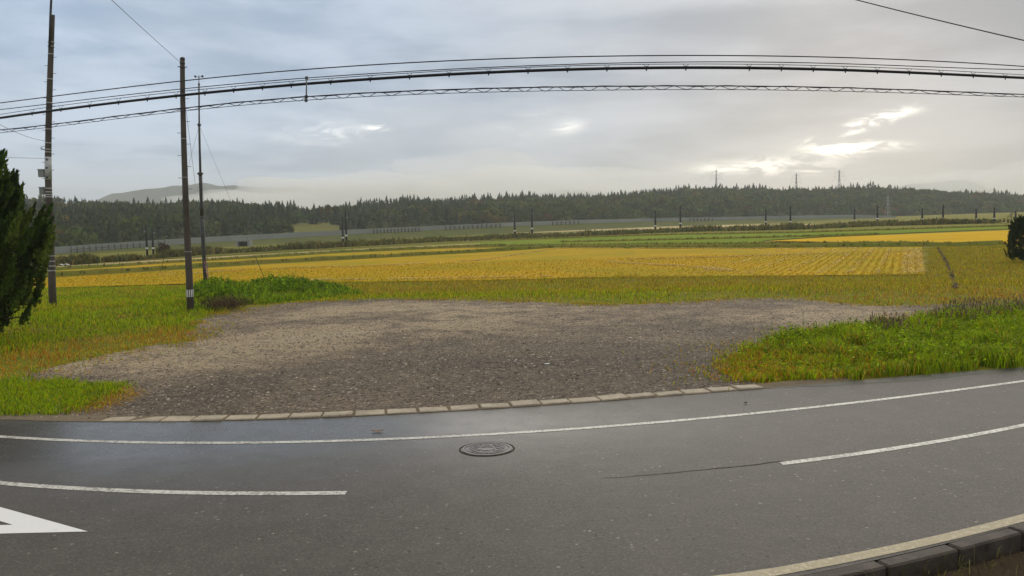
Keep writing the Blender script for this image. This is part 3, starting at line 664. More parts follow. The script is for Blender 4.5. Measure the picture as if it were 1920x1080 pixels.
# tall weeds along the railway
rw = [gp(u, v) for u, v in [(60, 502), (277, 486), (400, 476), (640, 463), (820, 453), (1000, 445.5), (1276, 434.5), (1480, 430), (1650, 423), (1780, 420), (1960, 416)]]
pts = []
for a, b in zip(rw, rw[1:]):
    n = 2400; t = rng.random(n)[:, None]; p = np.array(a) * (1 - t) + np.array(b) * t; p[:, 1] += rng.normal(0, 5, n); pts.append(p)
P = np.concatenate(pts); P = P[nz(P[:, 0], P[:, 1], 9, 3) > -.6]; P[:, 2] = g(P[:, 0], P[:, 1]); n = len(P)
A = blade_arrays(P, rng.uniform(.4, 1.7, n) * (1 + .5 * nz(P[:, 0], P[:, 1], 6, 2)), rng.uniform(.25, .6, n), rng.uniform(.1, .6, n), pal(n, [(.15, .14, .035), (.10, .115, .03), (.20, .15, .05), (.075, .09, .025)], [1, 1, .7, .6]))
tag(np_mesh('railway_weeds', *A[:2], GRASS, A[2]), 'tall olive weeds along the foot of the dark railway masts', 'weeds', kind='stuff')

# leafy mound behind the utility pole
mp = pxpoly([(366, 585), (440, 572), (560, 562), (680, 554), (640, 545), (560, 540), (450, 540), (366, 545)]); q_ = scatter(mp, 15000)
sp = [gp(u, v) for u, v in [(372, 566), (430, 558), (500, 554), (560, 552), (610, 550), (660, 553)]]
hts = np.interp(q_[:, 0], [p.x for p in sp], [.9, .9, 1.0, 1.05, .7, .15])
dm = dist_poly(q_[:, 0], q_[:, 1], [(p.x, p.y) for p in sp]); hts = hts * np.clip(1 - (dm / 3.2) ** 2, .06, 1) * (1 + .25 * nz(q_[:, 0], q_[:, 1], .8, 2))
P = onground(q_); P[:, 2] += hts * rng.uniform(.55, 1.05, len(P)); n = len(P); n_ = nz(P[:, 0], P[:, 1], .9, 5)
A = leaf_arrays(P, rng.uniform(.06, .15, n), pal(n, [(.15, .27, .012), (.08, .155, .012), (.24, .37, .012), (.22, .19, .03)], np.stack([1 + 0 * n_, .7 - .5 * n_, .5 + .5 * n_, .12 + 0 * n_], 1).clip(.02)))
B = blade_arrays(P[:6000], rng.uniform(.15, .4, 6000), rng.uniform(.02, .05, 6000), rng.uniform(.2, .9, 6000), pal(6000, [G_MID, G_DARK, G_BRIGHT], [1, 1, .6]))
V, Fc, C = merge([A, B]); tag(np_mesh('weed_mound', V, Fc, LEAF, C), 'low mound of dense leafy green weeds beside the mast foot', 'weeds', kind='stuff')
hp = pxpoly([(385, 586), (440, 586), (455, 574), (410, 568)]); q_ = scatter(hp, 700); P = onground(q_, .02); P[:, 2] += rng.uniform(0, .22, 700)
A = blade_arrays(P, rng.uniform(.15, .5, 700), rng.uniform(.015, .03, 700), rng.uniform(1.2, 2.2, 700), pal(700, [(.10, .065, .035), (.16, .11, .06), (.06, .042, .03)], [1, .7, 1]))
tag(np_mesh('dead_twigs', *A[:2], STRAW, A[2]), 'brown heap of dead twigs and straw at the gravel edge', 'twigs', kind='stuff')
# near right corner grass
vn = [(float(a), float(NEARKC(a)) - b) for a, b in ((3.2, .42), (9, .42), (9, 2.6), (3.2, 2.6))]
q_ = scatter(vn, 1600); P = np.stack([q_[:, 0], q_[:, 1], np.full(1600, -.14)], 1)
A = blade_arrays(P, rng.uniform(.06, .26, 1600), rng.uniform(.006, .012, 1600), rng.uniform(.3, 1.3, 1600), pal(1600, [(.12, .12, .03), (.10, .075, .03), (.22, .20, .07)], [1, 1, .5]))
tag(np_mesh('verge_grass', *A[:2], GRASS, A[2]), 'sparse dry grass tufts beyond the drain at the near kerb', 'grass', kind='stuff')
# loose stones on the lot
q_ = scatter(lot, 46000, lambda x, y: np.clip(.25 + .75 * (1 - sst(18, 38, y)) * (.7 + .5 * nz(x, y, 2.0, 2)), .05, 1)); n = len(q_)
base = np.array([(1, 0, 0), (-.5, .87, 0), (-.5, -.87, 0), (.1, .1, .5), (0, 0, -.4)]); ftri = np.array([(0, 1, 3), (1, 2, 3), (2, 0, 3)])
s = (rng.gamma(2.0, .0065, n) + .006).clip(.006, .045)[:, None, None]; a = rng.uniform(0, 6.28, n)
R = np.zeros((n, 3, 3)); R[:, 0, 0] = np.cos(a); R[:, 0, 1] = -np.sin(a); R[:, 1, 0] = np.sin(a); R[:, 1, 1] = np.cos(a); R[:, 2, 2] = 1
V = np.einsum('nij,kj->nki', R, base[:4]) * s * rng.uniform(.7, 1.3, (n, 4, 1)) + onground(q_, .013)[:, None, :]
Fc = (np.arange(n)[:, None, None] * 4 + ftri).reshape(-1, 3); C = np.repeat(pal(n, [(.17, .135, .10), (.08, .064, .048), (.29, .24, .18), (.52, .46, .38)], [1, .8, .8, .25]), 4, 0)
tag(np_mesh('loose_stones', V.reshape(-1, 3), Fc, leafy('stone', .8, 0.0, .3), C), 'loose grey and pale stones strewn over the gravel lot', 'stones', kind='stuff')

# ---------------------------------------------------------------- manhole, leaf, paper
mc = gp(913, 842); mh = empty('manhole_cover', (mc.x, mc.y, .004)); tag(mh, 'round dark cast iron manhole cover set in the asphalt', 'manhole cover')
wpx = (gp(960, 842) - gp(867, 842)).length / 2
def ring_bm(bm, r0, r1, z0, z1, seg=48):
    rs = [[bm.verts.new((r * math.cos(2 * math.pi * k / seg), r * math.sin(2 * math.pi * k / seg), z_)) for k in range(seg)] for r, z_ in ((r0, z0), (r0, z1), (r1, z1), (r1, z0))]
    for a, b in zip(rs, rs[1:]):
        for k in range(seg): bm.faces.new((a[k], a[(k + 1) % seg], b[(k + 1) % seg], b[k]))
bmf = bmesh.new(); ring_bm(bmf, wpx * .90, wpx, -.03, .008); bm_obj('frame', bmf, IRON, mh)
bml = bmesh.new(); bmesh.ops.create_cone(bml, cap_ends=True, segments=48, radius1=wpx * .87, radius2=wpx * .87, depth=.03, matrix=Matrix.Translation((0, 0, -.012))); lid = bm_obj('lid', bml, IRON, mh)
bmp = bmesh.new(); ring_bm(bmp, wpx * .74, wpx * .80, 0, .010); ring_bm(bmp, wpx * .26, wpx * .32, 0, .010)
for k in range(10):
    a = k * math.pi / 5; box_bm(bmp, (math.cos(a) * wpx * .53, math.sin(a) * wpx * .53, .006), (wpx * .34, .03, .010), a)
    a += math.pi / 10; box_bm(bmp, (math.cos(a) * wpx * .6, math.sin(a) * wpx * .6, .006), (wpx * .13, .06, .010), a)
bm_obj('tread_pattern', bmp, IRON, lid)
bmd = bmesh.new(); ring_bm(bmd, wpx * 1.06, wpx * 1.12, -.01, .001); bm_obj('asphalt_seam', bmd, SOIL, mh)
def flake(name, u, v, L, Wd, material, label, cat, rz):
    p = gp(u, v); n = 7; vs = []; fs = []
    for i in range(n):
        t = i / (n - 1); w = Wd * math.sin(math.pi * (.08 + .84 * t)); x_ = (t - .5) * L; z_ = .006 + .012 * (2 * t - 1) ** 2
        vs += [(x_, -w / 2, z_ + .012), (x_, 0, z_), (x_, w / 2, z_ + .01)]
    for i in range(n - 1):
        for k in range(2): fs.append((i * 3 + k, i * 3 + k + 1, i * 3 + k + 4, i * 3 + k + 3))
    o = np_mesh(name, vs, fs, material, smooth=True); o.location = (p.x, p.y, p.z + .008); o.rotation_euler = (0, 0, rz)
    md = o.modifiers.new('thickness', 'SOLIDIFY'); md.thickness = .002
    return tag(o, label, cat)
flake('fallen_leaf', 708, 810, .20, .09, plain('dry_leaf', (.28, .13, .04), .7), 'curled orange brown leaf lying on the asphalt by the white line', 'leaf', .1)
flake('paper_scrap', 1025, 684, .17, .11, WHITE, 'small white scrap of paper lying on the dark gravel', 'litter', .3)
flake('fallen_leaf', 1398, 757, .10, .06, plain('dark_leaf', (.06, .045, .03), .7), 'small dark leaf on the asphalt below the kerb blocks', 'leaf', .8)

# ---------------------------------------------------------------- utility poles and mast
def shaft_pts(pix, Y):
    return [at(u, v, Y) for u, v in pix]
def along(pts, t):
    L = [0]
    for a, b in zip(pts, pts[1:]): L.append(L[-1] + (b - a).length)
    s_ = t * L[-1]
    for i in range(len(pts) - 1):
        if s_ <= L[i + 1] or i == len(pts) - 2: return pts[i].lerp(pts[i + 1], (s_ - L[i]) / (L[i + 1] - L[i]))
def tv(pix, v): return (pix[0][1] - v) / (pix[0][1] - pix[-1][1])
# pole A (bare top, striped marker near its foot)
bA = gp(357, 583); YA = bA.y; pixA = [(357.5, 583), (354, 500), (349, 400), (345, 280), (342.5, 180), (342, 110)]
PA = [p - Vector((bA)) for p in shaft_pts(pixA, YA)]
pa = empty('utility_pole', bA); tag(pa, 'brown concrete utility pole with striped marker, standing by gravel lot', 'utility pole')
rA = lambda t: .155 - .055 * t
NP = 14; ptsA = [along(PA, k / NP) for k in range(NP + 1)]; ptsA[0] = ptsA[0] - Vector((0, 0, .3))
tube('shaft', ptsA, [rA(k / NP) for k in range(NP + 1)], POLE, pa, 14)
tube('cap', [PA[-1] - Vector((0, 0, .05)), PA[-1] + Vector((0, 0, .03)), PA[-1] + Vector((0, 0, .06))], [.108, .105, .06], POLE, pa, 14)
def collar(name, P, t, r, h, m, parent, seg=14):
    c_ = along(P, t); d = (along(P, min(1, t + .01)) - along(P, max(0, t - .01))).normalized(); return tube(name, [c_ - d * h / 2, c_ + d * h / 2], r, m, parent, seg)
mk = collar('marker_band', PA, tv(pixA, 549), rA(tv(pixA, 549)) + .004, .34, STEEL, pa)
for k in range(6):
    a = math.pi + (k + .5) * math.pi / 6; t = tv(pixA, 549); c_ = along(PA, t); r = rA(t) + .006
    box('marker_stripe', c_ + Vector((math.cos(a) * r, math.sin(a) * r, 0)), (.042, .006, .32), WHITE, mk, a + math.pi / 2)
for vv_ in (118, 126): collar('clamp_band', PA, tv(pixA, vv_), rA(tv(pixA, vv_)) + .012, .07, STEEL, pa)
for k in range(4):
    a = k * math.pi / 2 + .4; c_ = along(PA, tv(pixA, 125)); r = .13; tube('bolt', [c_ + Vector((math.cos(a) * .1, math.sin(a) * .1, 0)), c_ + Vector((math.cos(a) * .2, math.sin(a) * .2, .0))], .018, STEEL, pa, 6)
for k, vv_ in enumerate(range(184, 480, 21)):
    s = 1 if k % 2 == 0 else -1; t = tv(pixA, vv_); c_ = along(PA, t)
    tube('step_bolt', [c_ + Vector((s * rA(t) * .9, 0, 0)), c_ + Vector((s * (rA(t) + .16), 0, .0)), c_ + Vector((s * (rA(t) + .165), 0, .025))], .011, STEEL, pa, 6)
for vv_ in (258, 330, 470): collar('clamp_band', PA, tv(pixA, vv_), rA(tv(pixA, vv_)) + .006, .03, GALV, pa)
# pole B (taller, carries boxes)
bB = gp(99, 573); YB = bB.y; pixB = [(99, 573), (95.5, 470), (92.5, 400), (90, 320), (91, 240), (94, 140), (98, 28)]
PB = [p - Vector(bB) for p in shaft_pts(pixB, YB)]
pb = empty('utility_pole', bB); tag(pb, 'tall utility pole carrying grey boxes beside the dark conifer', 'utility pole')
rB = lambda t: .18 - .06 * t
ptsB = [along(PB, k / 16) for k in range(17)]; ptsB[0] = ptsB[0] - Vector((0, 0, .3))
tube('shaft', ptsB, [rB(k / 16) for k in range(17)], POLE, pb, 14)
ext = [at(u, v, YB) - Vector(bB) + Vector((0, -.16, 0)) for u, v in ((96, 92), (98, 30), (100, -10), (101, -70))]
ex = tube('extension_pipe', ext, .055, STEEL, pb, 10)
for vv_ in (78, 86): collar('clamp_band', PB, tv(pixB, vv_), rB(tv(pixB, vv_)) + .03, .05, GALV, pb)
for vv_ in (100, 146, 190, 239, 265, 277, 282, 350, 357, 362, 366, 478, 488, 497, 506): collar('clamp_band', PB, tv(pixB, vv_), rB(tv(pixB, vv_)) + .007, .045, PALE, pb)
tA, tB2 = tv(pixB, 334), tv(pixB, 291); tube('pale_sleeve', [along(PB, tA), along(PB, tB2)], [rB(tA) + .012, rB(tB2) + .012], PALE, pb, 14)
for vv_ in (296, 312, 330): c_ = along(PB, tv(pixB, vv_)); box('sleeve_clip', c_ + Vector((.02, -.17, 0)), (.09, .05, .09), STEEL, pb, 0, .01)
for k, vv_ in enumerate(range(106, 345, 15)):
    s = 1 if k % 2 == 0 else -1; t = tv(pixB, vv_); c_ = along(PB, t)
    tube('step_bolt', [c_ + Vector((s * rB(t) * .9, 0, 0)), c_ + Vector((s * (rB(t) + .15), 0, 0)), c_ + Vector((s * (rB(t) + .155), 0, .02))], .011, STEEL, pb, 6)
for vv_, w, h in ((322, .28, .36), (355, .22, .34)):
    c_ = along(PB, tv(pixB, vv_)) + Vector((-.30, -.02, 0)); bxo = box('equipment_box', c_, (w, .22, h), BOXG, pb, 0, .015)
    box('lid', c_ + Vector((0, -.02, h / 2 + .015)), (w + .03, .26, .025), GALV, bxo); box('mounting_arm', c_ + Vector((.2, 0, .05)), (.2, .04, .05), STEEL, bxo)
c_ = along(PB, tv(pixB, 355)) + Vector((-.28, 0, -.17)); tube('cable_tail', [c_, c_ + Vector((.02, 0, -.25)), c_ + Vector((.16, 0, -.45))], .02, RUBBER, pb, 6)
c_ = along(PB, tv(pixB, 278)); tube('bracket_arm', [c_, c_ + Vector((-.33, 0, .04))], .02, STEEL, pb, 6)
for k in range(3): tube('insulator', [c_ + Vector((-.33, 0, .02 + k * .05)), c_ + Vector((-.33, 0, .05 + k * .05))], [.05, .035], PALE, pb, 10)
# wind mast
bM = gp(385.5, 534); YM = bM.y; pixM = [(385.5, 536), (379, 420), (375.5, 325), (373.5, 235), (373, 146)]
PM = [p - Vector(bM) for p in shaft_pts(pixM, YM)]
pm = empty('wind_mast', bM); tag(pm, 'slender guyed steel mast topped by a small wind gauge', 'mast')
segs = [(0, tv(pixM, 405), .15), (tv(pixM, 405), tv(pixM, 325), .13), (tv(pixM, 325), tv(pixM, 232), .085), (tv(pixM, 232), tv(pixM, 158), .06), (tv(pixM, 158), 1.0, .03)]
for a, b, r in segs: tube('mast_section', [along(PM, a + (b - a) * k / 4) for k in range(5)], r, STEEL, pm, 10)
for vv_, r in ((324, .24), (233, .15), (406, .18), (158, .08)):
    t = tv(pixM, vv_); c_ = along(PM, t); tube('joint_collar', [c_ - Vector((0, 0, .12)), c_ - Vector((0, 0, .02)), c_ + Vector((0, 0, .03)), c_ + Vector((0, 0, .13))], [r * .5, r, r, r * .5], STEEL, pm, 10)
tp_ = along(PM, 1); cross = tube('gauge_arm', [tp_ + Vector((-.24, 0, .10)), tp_ + Vector((0, 0, .05)), tp_ + Vector((.24, 0, .10))], .02, STEEL, pm, 6)
tube('gauge_spindle', [tp_ - Vector((0, 0, .1)), tp_ + Vector((0, 0, .18))], .03, STEEL, pm, 8)
for s in (-1, 1):
    bmc = bmesh.new(); bmesh.ops.create_uvsphere(bmc, u_segments=10, v_segments=8, radius=.09, matrix=Matrix.Translation(tp_ + Vector((s * .27, 0, .11)))); bm_obj('wind_cup', bmc, STEEL, pm, True)
foot = tube('base_plate', [Vector((0, 0, -.1)), Vector((0, 0, .08)), Vector((0, 0, .3))], [.4, .38, .17], WALLC, pm, 10)
gt = along(PM, tv(pixM, 234)); gt2 = along(PM, tv(pixM, 324))
for e in (gp(497, 524), gp(392, 548), gp(300, 512)):
    ed = e - bM; tube('guy_wire', [gt, gt.lerp(ed, .5) - Vector((0, 0, .08)), ed], .008, STEEL, pm, 5)
    gd = tube('guy_guard', [ed, ed.lerp(gt, .16)], .025, STEEL, pm, 6)
ed = gp(394, 549) - bM; e0 = along(PM, tv(pixM, 488)) + Vector((.1, -.25, 0)); gs = tube('striped_stay', [ed, e0], .035, MASTC, pm, 8)
for k in range(6):
    a = ed.lerp(e0, (k + .25) / 6); b = ed.lerp(e0, (k + .75) / 6); tube('red_stripe', [a, b], .039, RED, gs, 8)
# ---------------------------------------------------------------- cables over the road
def ipx(pts, us): 
    a = np.array(pts, float); x_ = a[:, 0]; y_ = a[:, 1]; n = len(x_)
    c_ = np.polyfit((x_ - 960) / 960, y_, min(6, n - 2)) if n > 5 else np.polyfit((x_ - 960) / 960, y_, min(3, n - 1)); return np.polyval(c_, (us - 960) / 960)
def cable3d(pts, us, zc_=None, yc=15.0):
    """each cable keeps one height over the road, as hung; the pixel row then gives how far away it passes"""
    vs = ipx(pts, us); v12 = ipx(pts, np.array([1200.0]))[0]
    if zc_ is None: zc_ = at(1200, v12, yc).z
    o = []
    for u, v in zip(us, vs):
        d = ray(u, v); t = (zc_ - CAMZ) / d[2]; o.append(Vector((d[0] * t, t, zc_)))
    return o, zc_
US = np.linspace(-160, 2080, 90)
W1 = [(0, 193), (88, 182), (335, 152.5), (480, 138), (560, 131), (700, 121.5), (940, 110.5), (1100, 105.5), (1300, 103.5), (1400, 105), (1700, 112), (1920, 124.5)]
W2 = [(0, 205.5), (335, 167.5), (480, 153.6), (575, 146), (700, 138), (940, 125.5), (1170, 117.5), (1300, 116), (1400, 116.5), (1660, 122), (1920, 130.5)]
W3 = [(0, 214.5), (335, 172), (480, 158), (575, 150), (700, 141.5), (940, 128), (1170, 121), (1300, 120), (1400, 120.5), (1660, 127), (1920, 140.5)]
W4 = [(0, 221), (160, 200), (335, 178.6), (480, 165), (575, 157), (690, 149), (760, 145), (830, 139.5), (940, 134.5), (1170, 127.5), (1300, 126.5), (1400, 128), (1640, 133), (1920, 146)]
W5 = [(0, 243.6), (335, 203.5), (480, 190), (575, 180.5), (690, 174), (940, 165.5), (1200, 161), (1400, 161.5), (1600, 165), (1920, 177)]
W6 = [(0, 249), (335, 209), (480, 196), (575, 187), (690, 181), (940, 172.5), (1200, 168), (1400, 168.5), (1650, 173), (1920, 182)]
def cable(name, pts, r, label, group='cables hung over the road', us=US):
    P, z_ = cable3d(pts, us); o = tube(name, P, r, RUBBER, None, 6); return tag(o, label, 'cable', group), P
cable('power_cable', W1, .010, 'topmost thin black cable of those strung over the road')
cable('power_cable', W2, .008, 'thin black cable just under the topmost one over the road')
cable('messenger_wire', W3, .006, 'fine messenger wire from which the thick black cable hangs')
thick, P4 = cable('power_cable', W4, .026, 'thick black cable hung by clips from its messenger wire')
hg = np.concatenate([np.arange(60, 560, 54), np.arange(620, 1340, 74), np.arange(1405, 1900, 60)])
H3, _ = cable3d(W3, hg); H4, _ = cable3d(W4, hg)
for a, b in zip(H3, H4):
    bmh = bmesh.new(); d = (b - a); tube_bm(bmh, [a + Vector((-.05, 0, 0)), b + Vector((0, 0, .01))], .004, 4); tube_bm(bmh, [a + Vector((.05, 0, 0)), b + Vector((0, 0, .01))], .004, 4); tube_bm(bmh, [b - Vector((0, 0, .05)), b + Vector((0, 0, .03))], .012, 6)
    bm_obj('cable_clip', bmh, RUBBER, thick)
bun, P5 = cable('telephone_cable', W5, .010, 'lower black telephone cable with a spiral hanger looping beneath')
us = np.linspace(-160, 2080, 700); lo_, _ = cable3d(W6, us, None, 15.0); hi_, _ = cable3d(W5, us, None, 15.0)
S_ = [h_.lerp(l_, .5 - .5 * math.cos(2 * math.pi * (u_ + 8 * math.sin(u_ * .013)) / 42) * (1 if math.sin(u_ * .0031) > -2 else 1)) + Vector((0, .04 * math.sin(2 * math.pi * u_ / 42), 0)) for h_, l_, u_ in zip(hi_, lo_, us)]
tube('spiral_hanger', S_, .0055, RUBBER, bun, 5)
tube('spiral_hanger', [p + Vector((0, .01, .012 * math.sin(i * .35))) for i, p in enumerate(hi_[::2])], .005, RUBBER, bun, 5)
cable('messenger_wire', W6, .0055, 'lowest fine wire running under the looped spiral hanger')
a = cable3d(W2, np.array([575.0]))[0][0]; b = cable3d(W6, np.array([574.0]))[0][0]
sp_ = tube('cable_spacer', [a + Vector((0, 0, .02)), b - Vector((0, 0, .03))], .012, STEEL, None, 6); tag(sp_, 'upright rod tying the upper cables to the telephone cable', 'spacer')
for p in (a, b, cable3d(W5, np.array([574.5]))[0][0]): box('clamp', p, (.05, .04, .05), STEEL, sp_)
t0 = along(PA, tv(pixA, 120)) + bA
def sagline(name, p0, p1, r, sag, label):
    pts = [p0.lerp(p1, k / 16) - Vector((0, 0, sag * 4 * (k / 16) * (1 - k / 16))) for k in range(17)]; return tag(tube(name, pts, r, RUBBER, None, 5), label, 'wire')
e = at(213, 0, 24); sagline('service_wire', t0, t0 + (e - t0) * 1.7, .009, .05, 'single thin wire running up from the bare top of the utility pole')
sagline('service_wire', at(1500, -28, 17), at(2050, 105, 13), .010, .03, 'thin black wire crossing high above the other cables alone')
sagline('service_wire', at(-60, 196, 30), along(PB, tv(pixB, 262)) + bB, .009, .25, 'slack service wire reaching the pole with grey boxes')
sagline('service_wire', at(-60, 292, 36), along(PB, tv(pixB, 294)) + bB, .008, .02, 'faint level wire reaching the pale sleeve of the box pole')
sagline('service_wire', along(PA, tv(pixA, 200)) + bA + Vector((.12, 0, 0)), at(366, 345, YA + 9), .008, .0, 'thin stay wire slanting down behind the striped marker pole')

# ---------------------------------------------------------------- dark conifer on the left
def conifer(name, base_, H, Rr, label, ntuft, seed, cols, cat='tree', nper=150, flame=.34, lift=.0, profile=((0, .3, 1.0), (.75, 1.0, .06))):
    r_ = np.random.default_rng(seed); root = empty(name, base_); tag(root, label, cat)
    tube('trunk', [(0, 0, -.2), (.05, 0, H * .35), (0, .05, H * .8)], [.2 * H / 6, .14 * H / 6, .03], BARK, root, 8)
    parts = []; limbs = bmesh.new()
    for i in range(ntuft):
        t = r_.random() ** .85; zt = H * (lift + (.96 - lift) * t); prof = max(.06, float(np.interp(t, *profile)))
        a = r_.uniform(0, 2 * math.pi); rad = Rr * prof * math.sqrt(r_.uniform(.25, 1.0)) * (1 + .22 * math.sin(3 * a + 5 * t)) ; c0 = np.array([math.cos(a) * rad, math.sin(a) * rad, zt])
        L = flame * H * .45 * r_.uniform(.5, 1.25); w = L * .20; axis = np.array([math.cos(a + .5) * .45, math.sin(a + .5) * .45, 1.0]); axis /= np.linalg.norm(axis)
        k = nper; s = r_.random(k) ** 1.1; off_ = r_.normal(0, 1, (k, 3)); off_ /= np.linalg.norm(off_, axis=1, keepdims=True); off_ *= (w * (1 - s) ** .7 * np.sqrt(r_.random(k)))[:, None]
        p = c0 + (s[:, None] - .35) * L * axis + off_; dirs = axis * .9 + off_ / (w + 1e-6) * .6 + r_.normal(0, .25, (k, 3)); dirs /= np.linalg.norm(dirs, axis=1, keepdims=True)
        sd = np.cross(dirs, r_.normal(0, 1, (k, 3))); sd /= np.linalg.norm(sd, axis=1, keepdims=True); ln = r_.uniform(.07, .16, k)[:, None] * (H / 6); wd = ln * .28
        V = np.stack([p - sd * wd, p + sd * wd, p + dirs * ln], 1).reshape(-1, 3); base_c = np.array(cols[r_.integers(len(cols))]) * r_.uniform(.7, 1.25)
        parts.append((V, np.arange(3 * k).reshape(-1, 3), np.repeat(base_c * r_.uniform(.7, 1.3, (k, 1)), 3, 0)))
        if i % 6 == 0: tube_bm(limbs, [(0, 0, zt * .75), tuple(c0 * .6 + np.array([0, 0, zt * .33])), tuple(c0)], [.05, .035, .015], 5)
    bm_obj('limbs', limbs, BARK, root); V, Fc, C = merge(parts); np_mesh('crown', V, Fc, LEAF, C, parent=root); return root
bJ = gp(-62, 645)
DK = [(.05, .092, .016), (.075, .125, .018), (.03, .058, .012), (.10, .145, .024)]
conifer('juniper_tree', bJ, 6.5, 2.95, 'dark green flame-shaped juniper overhanging the left lawn', 640, 3, DK, nper=190, lift=.07, profile=((0, .06, .2, .4, .55, .7, .85, 1.0), (.22, .5, .74, .93, 1.0, .66, .56, .2)))
bS = gp(1922, 492)
conifer('dark_shrub', bS, 3.6, 1.5, 'dense dark rounded bush at the right end of the dry levee', 430, 5, [(.045, .072, .02), (.065, .092, .024), (.03, .05, .016)], 'bush', 260, .42, .06, ((0, .4, .8, 1.0), (.7, 1.0, .85, .3)))
bS2 = gp(1896, 418)
conifer('pointed_shrub', bS2, at(1896, 399, bS2.y).z - bS2.z, 1.9, 'small dark pointed evergreen by the railway', 40, 8, [(.02, .035, .016)], 'tree', 90, .5)
def bush(u, v, w, h, cols, label, seed):
    b = gp(u, v); k = b.y / F; root = empty('field_bush', b); tag(root, label, 'bush', 'bushes beside the railway'); r_ = np.random.default_rng(seed); n = 1200
    p = r_.normal(0, 1, (n, 3)); p /= np.linalg.norm(p, axis=1, keepdims=True); p *= (r_.random((n, 1)) ** .4) * (1 + .25 * np.sin(p[:, :1] * 5 + p[:, 2:] * 4)); p *= np.array([w * k / 2, w * k / 2, h * k / 2]); p[:, 2] += h * k * .48
    c_ = np.array(cols)[r_.integers(0, len(cols), n)] * r_.uniform(.7, 1.3, (n, 1)); V, Fc, C = leaf_arrays(p, r_.uniform(.12, .3, n) * w * k / 3, c_); np_mesh('foliage', V, Fc, LEAF, C, parent=root)
    for a in range(3): tube('stem', [(0, 0, -.1), (math.cos(a * 2.1) * w * k * .2, math.sin(a * 2.1) * w * k * .2, h * k * .5)], .05, BARK, root, 5)
bush(308, 480, 26, 24, [(.10, .055, .03), (.08, .06, .03)], 'reddish brown bush beside the leftmost pair of railway masts', 1)
bush(170, 486, 16, 9, [(.05, .05, .025)], 'low dark scrub bush in the meadow left of the marker pole', 2)
bush(1108, 413.5 + 6, 20, 9, [(.09, .075, .03)], 'brownish scrub bush below the noise barrier', 4)
bush(1391, 418, 14, 8, [(.10, .06, .03), (.07, .06, .03)], 'rusty bush on the far pale field between railway masts', 6)
bush(1711, 420, 9, 6, [(.04, .04, .02)], 'squat dark bush beside the pale far field', 7)
bush(1812, 419, 14, 8, [(.05, .05, .025)], 'dark rounded bush between the last railway masts', 9)

# ---------------------------------------------------------------- railway masts
def rail_mast(u, vb, vt, seed, lab):
    b = gp(u, vb); H = at(u, vt, b.y).z - b.z; root = empty('railway_mast', b); r = .0011 * b.y + .03
    tag(root, lab, 'mast', 'railway masts along the line')
    tube('shaft', [(0, 0, -.3), (0, 0, H * .5), (0, 0, H)], [r, r * .92, r * .72], MASTC, root, 8)
    tube('white_band', [(0, 0, H * .28), (0, 0, H * .335)], r * 1.12, WHITE, root, 8)
    s = 1 if seed % 2 else -1
    tube('bracket_arm', [(0, 0, H * .86), (s * .9, .3, H * .9)], r * .3, MASTC, root, 5); tube('insulator', [(0, 0, H * .78), (s * .55, .2, H * .885)], r * .28, PALE, root, 5)
    tube('cap', [(0, 0, H), (0, 0, H + .15)], [r * .95, r * .5], MASTC, root, 8)
PAIRS = [((276.5, 484, 424), (288, 482, 428), 'beside the reddish brown bush'), ((643.5, 462, 409), (650, 461, 398), 'standing close together before the light green clearing'), ((965.5, 446, 403), (998, 444, 393), 'at the near end of the pale field strip'),
         ((1229, 436, 395), (1276, 433, 387), 'in front of the short far run of posts'), ((1436, 426, 393), (1482, 428.5, 387), 'by the rusty bush below the ridge pylons'), ((1602, 422, 393), (1645, 421, 385), 'next to the pale hillside pylon'),
         ((1729, 419.5, 391), (1768, 419.5, 385), 'just past the squat dark bush'), ((1830, 418, 393), (1864, 418, 390), 'beyond the dark rounded bush'), ((1904, 415, 396), None, 'beside the small pointed evergreen')]
for i, (a, b, where) in enumerate(PAIRS):
    for k, w in enumerate((a, b)):
        if w is None: continue
        taller = (b is not None) and ((w[1] - w[2]) >= max(a[1] - a[2], b[1] - b[2]))
        rail_mast(*w, i * 2 + k, ('dark railway mast ' if b is None else 'taller dark railway mast of the pair ' if taller else 'shorter dark railway mast of the pair ') + where)

# ---------------------------------------------------------------- noise barrier on its embankment, fences
BAR = [(40, 467, 226), (110, 462.5, 238), (225, 454.5, 258), (340, 447, 280), (440, 441.5, 300), (600, 433.5, 335), (700, 428.5, 360), (800, 424, 385), (930, 418, 415), (1080, 412.5, 450), (1250, 408.5, 485), (1420, 405.5, 515), (1600, 402.5, 545), (1680, 405, 560)]
TH = 1.9
bp = []
for (u, v, d), (u2, v2, d2) in zip(BAR, BAR[1:]):
    n = max(1, int(abs(u2 - u) / 20))
    for k in range(n): t = k / n; bp.append(at(u + (u2 - u) * t, v + (v2 - v) * t, d + (d2 - d) * t))
bp.append(at(*BAR[-1]))
vs = []; fs = []
for p in bp:
    zg = float(g(p.x, p.y - 14)) - .1; zb = p.z - TH
    for dy, z_ in ((-14, min(zg, zb - .2)), (-6, zg * .45 + zb * .55), (-1.2, zb), (2.5, zb), (22, zb - .5), (60, zb - 3)): vs.append((p.x, p.y + dy, z_))
for i in range(len(bp) - 1):
    for k in range(5): fs.append((i * 6 + k, (i + 1) * 6 + k, (i + 1) * 6 + k + 1, i * 6 + k + 1))
tag(np_mesh('embankment', vs, fs, field_mat('embankment_grass', (.13, .135, .045), (.10, .12, .035), (.16, .13, .05)), smooth=True), kind='structure')
wall = empty('noise_barrier', bp[0]); tag(wall, 'long low grey-green barrier wall running along the foot of the forest', 'barrier')
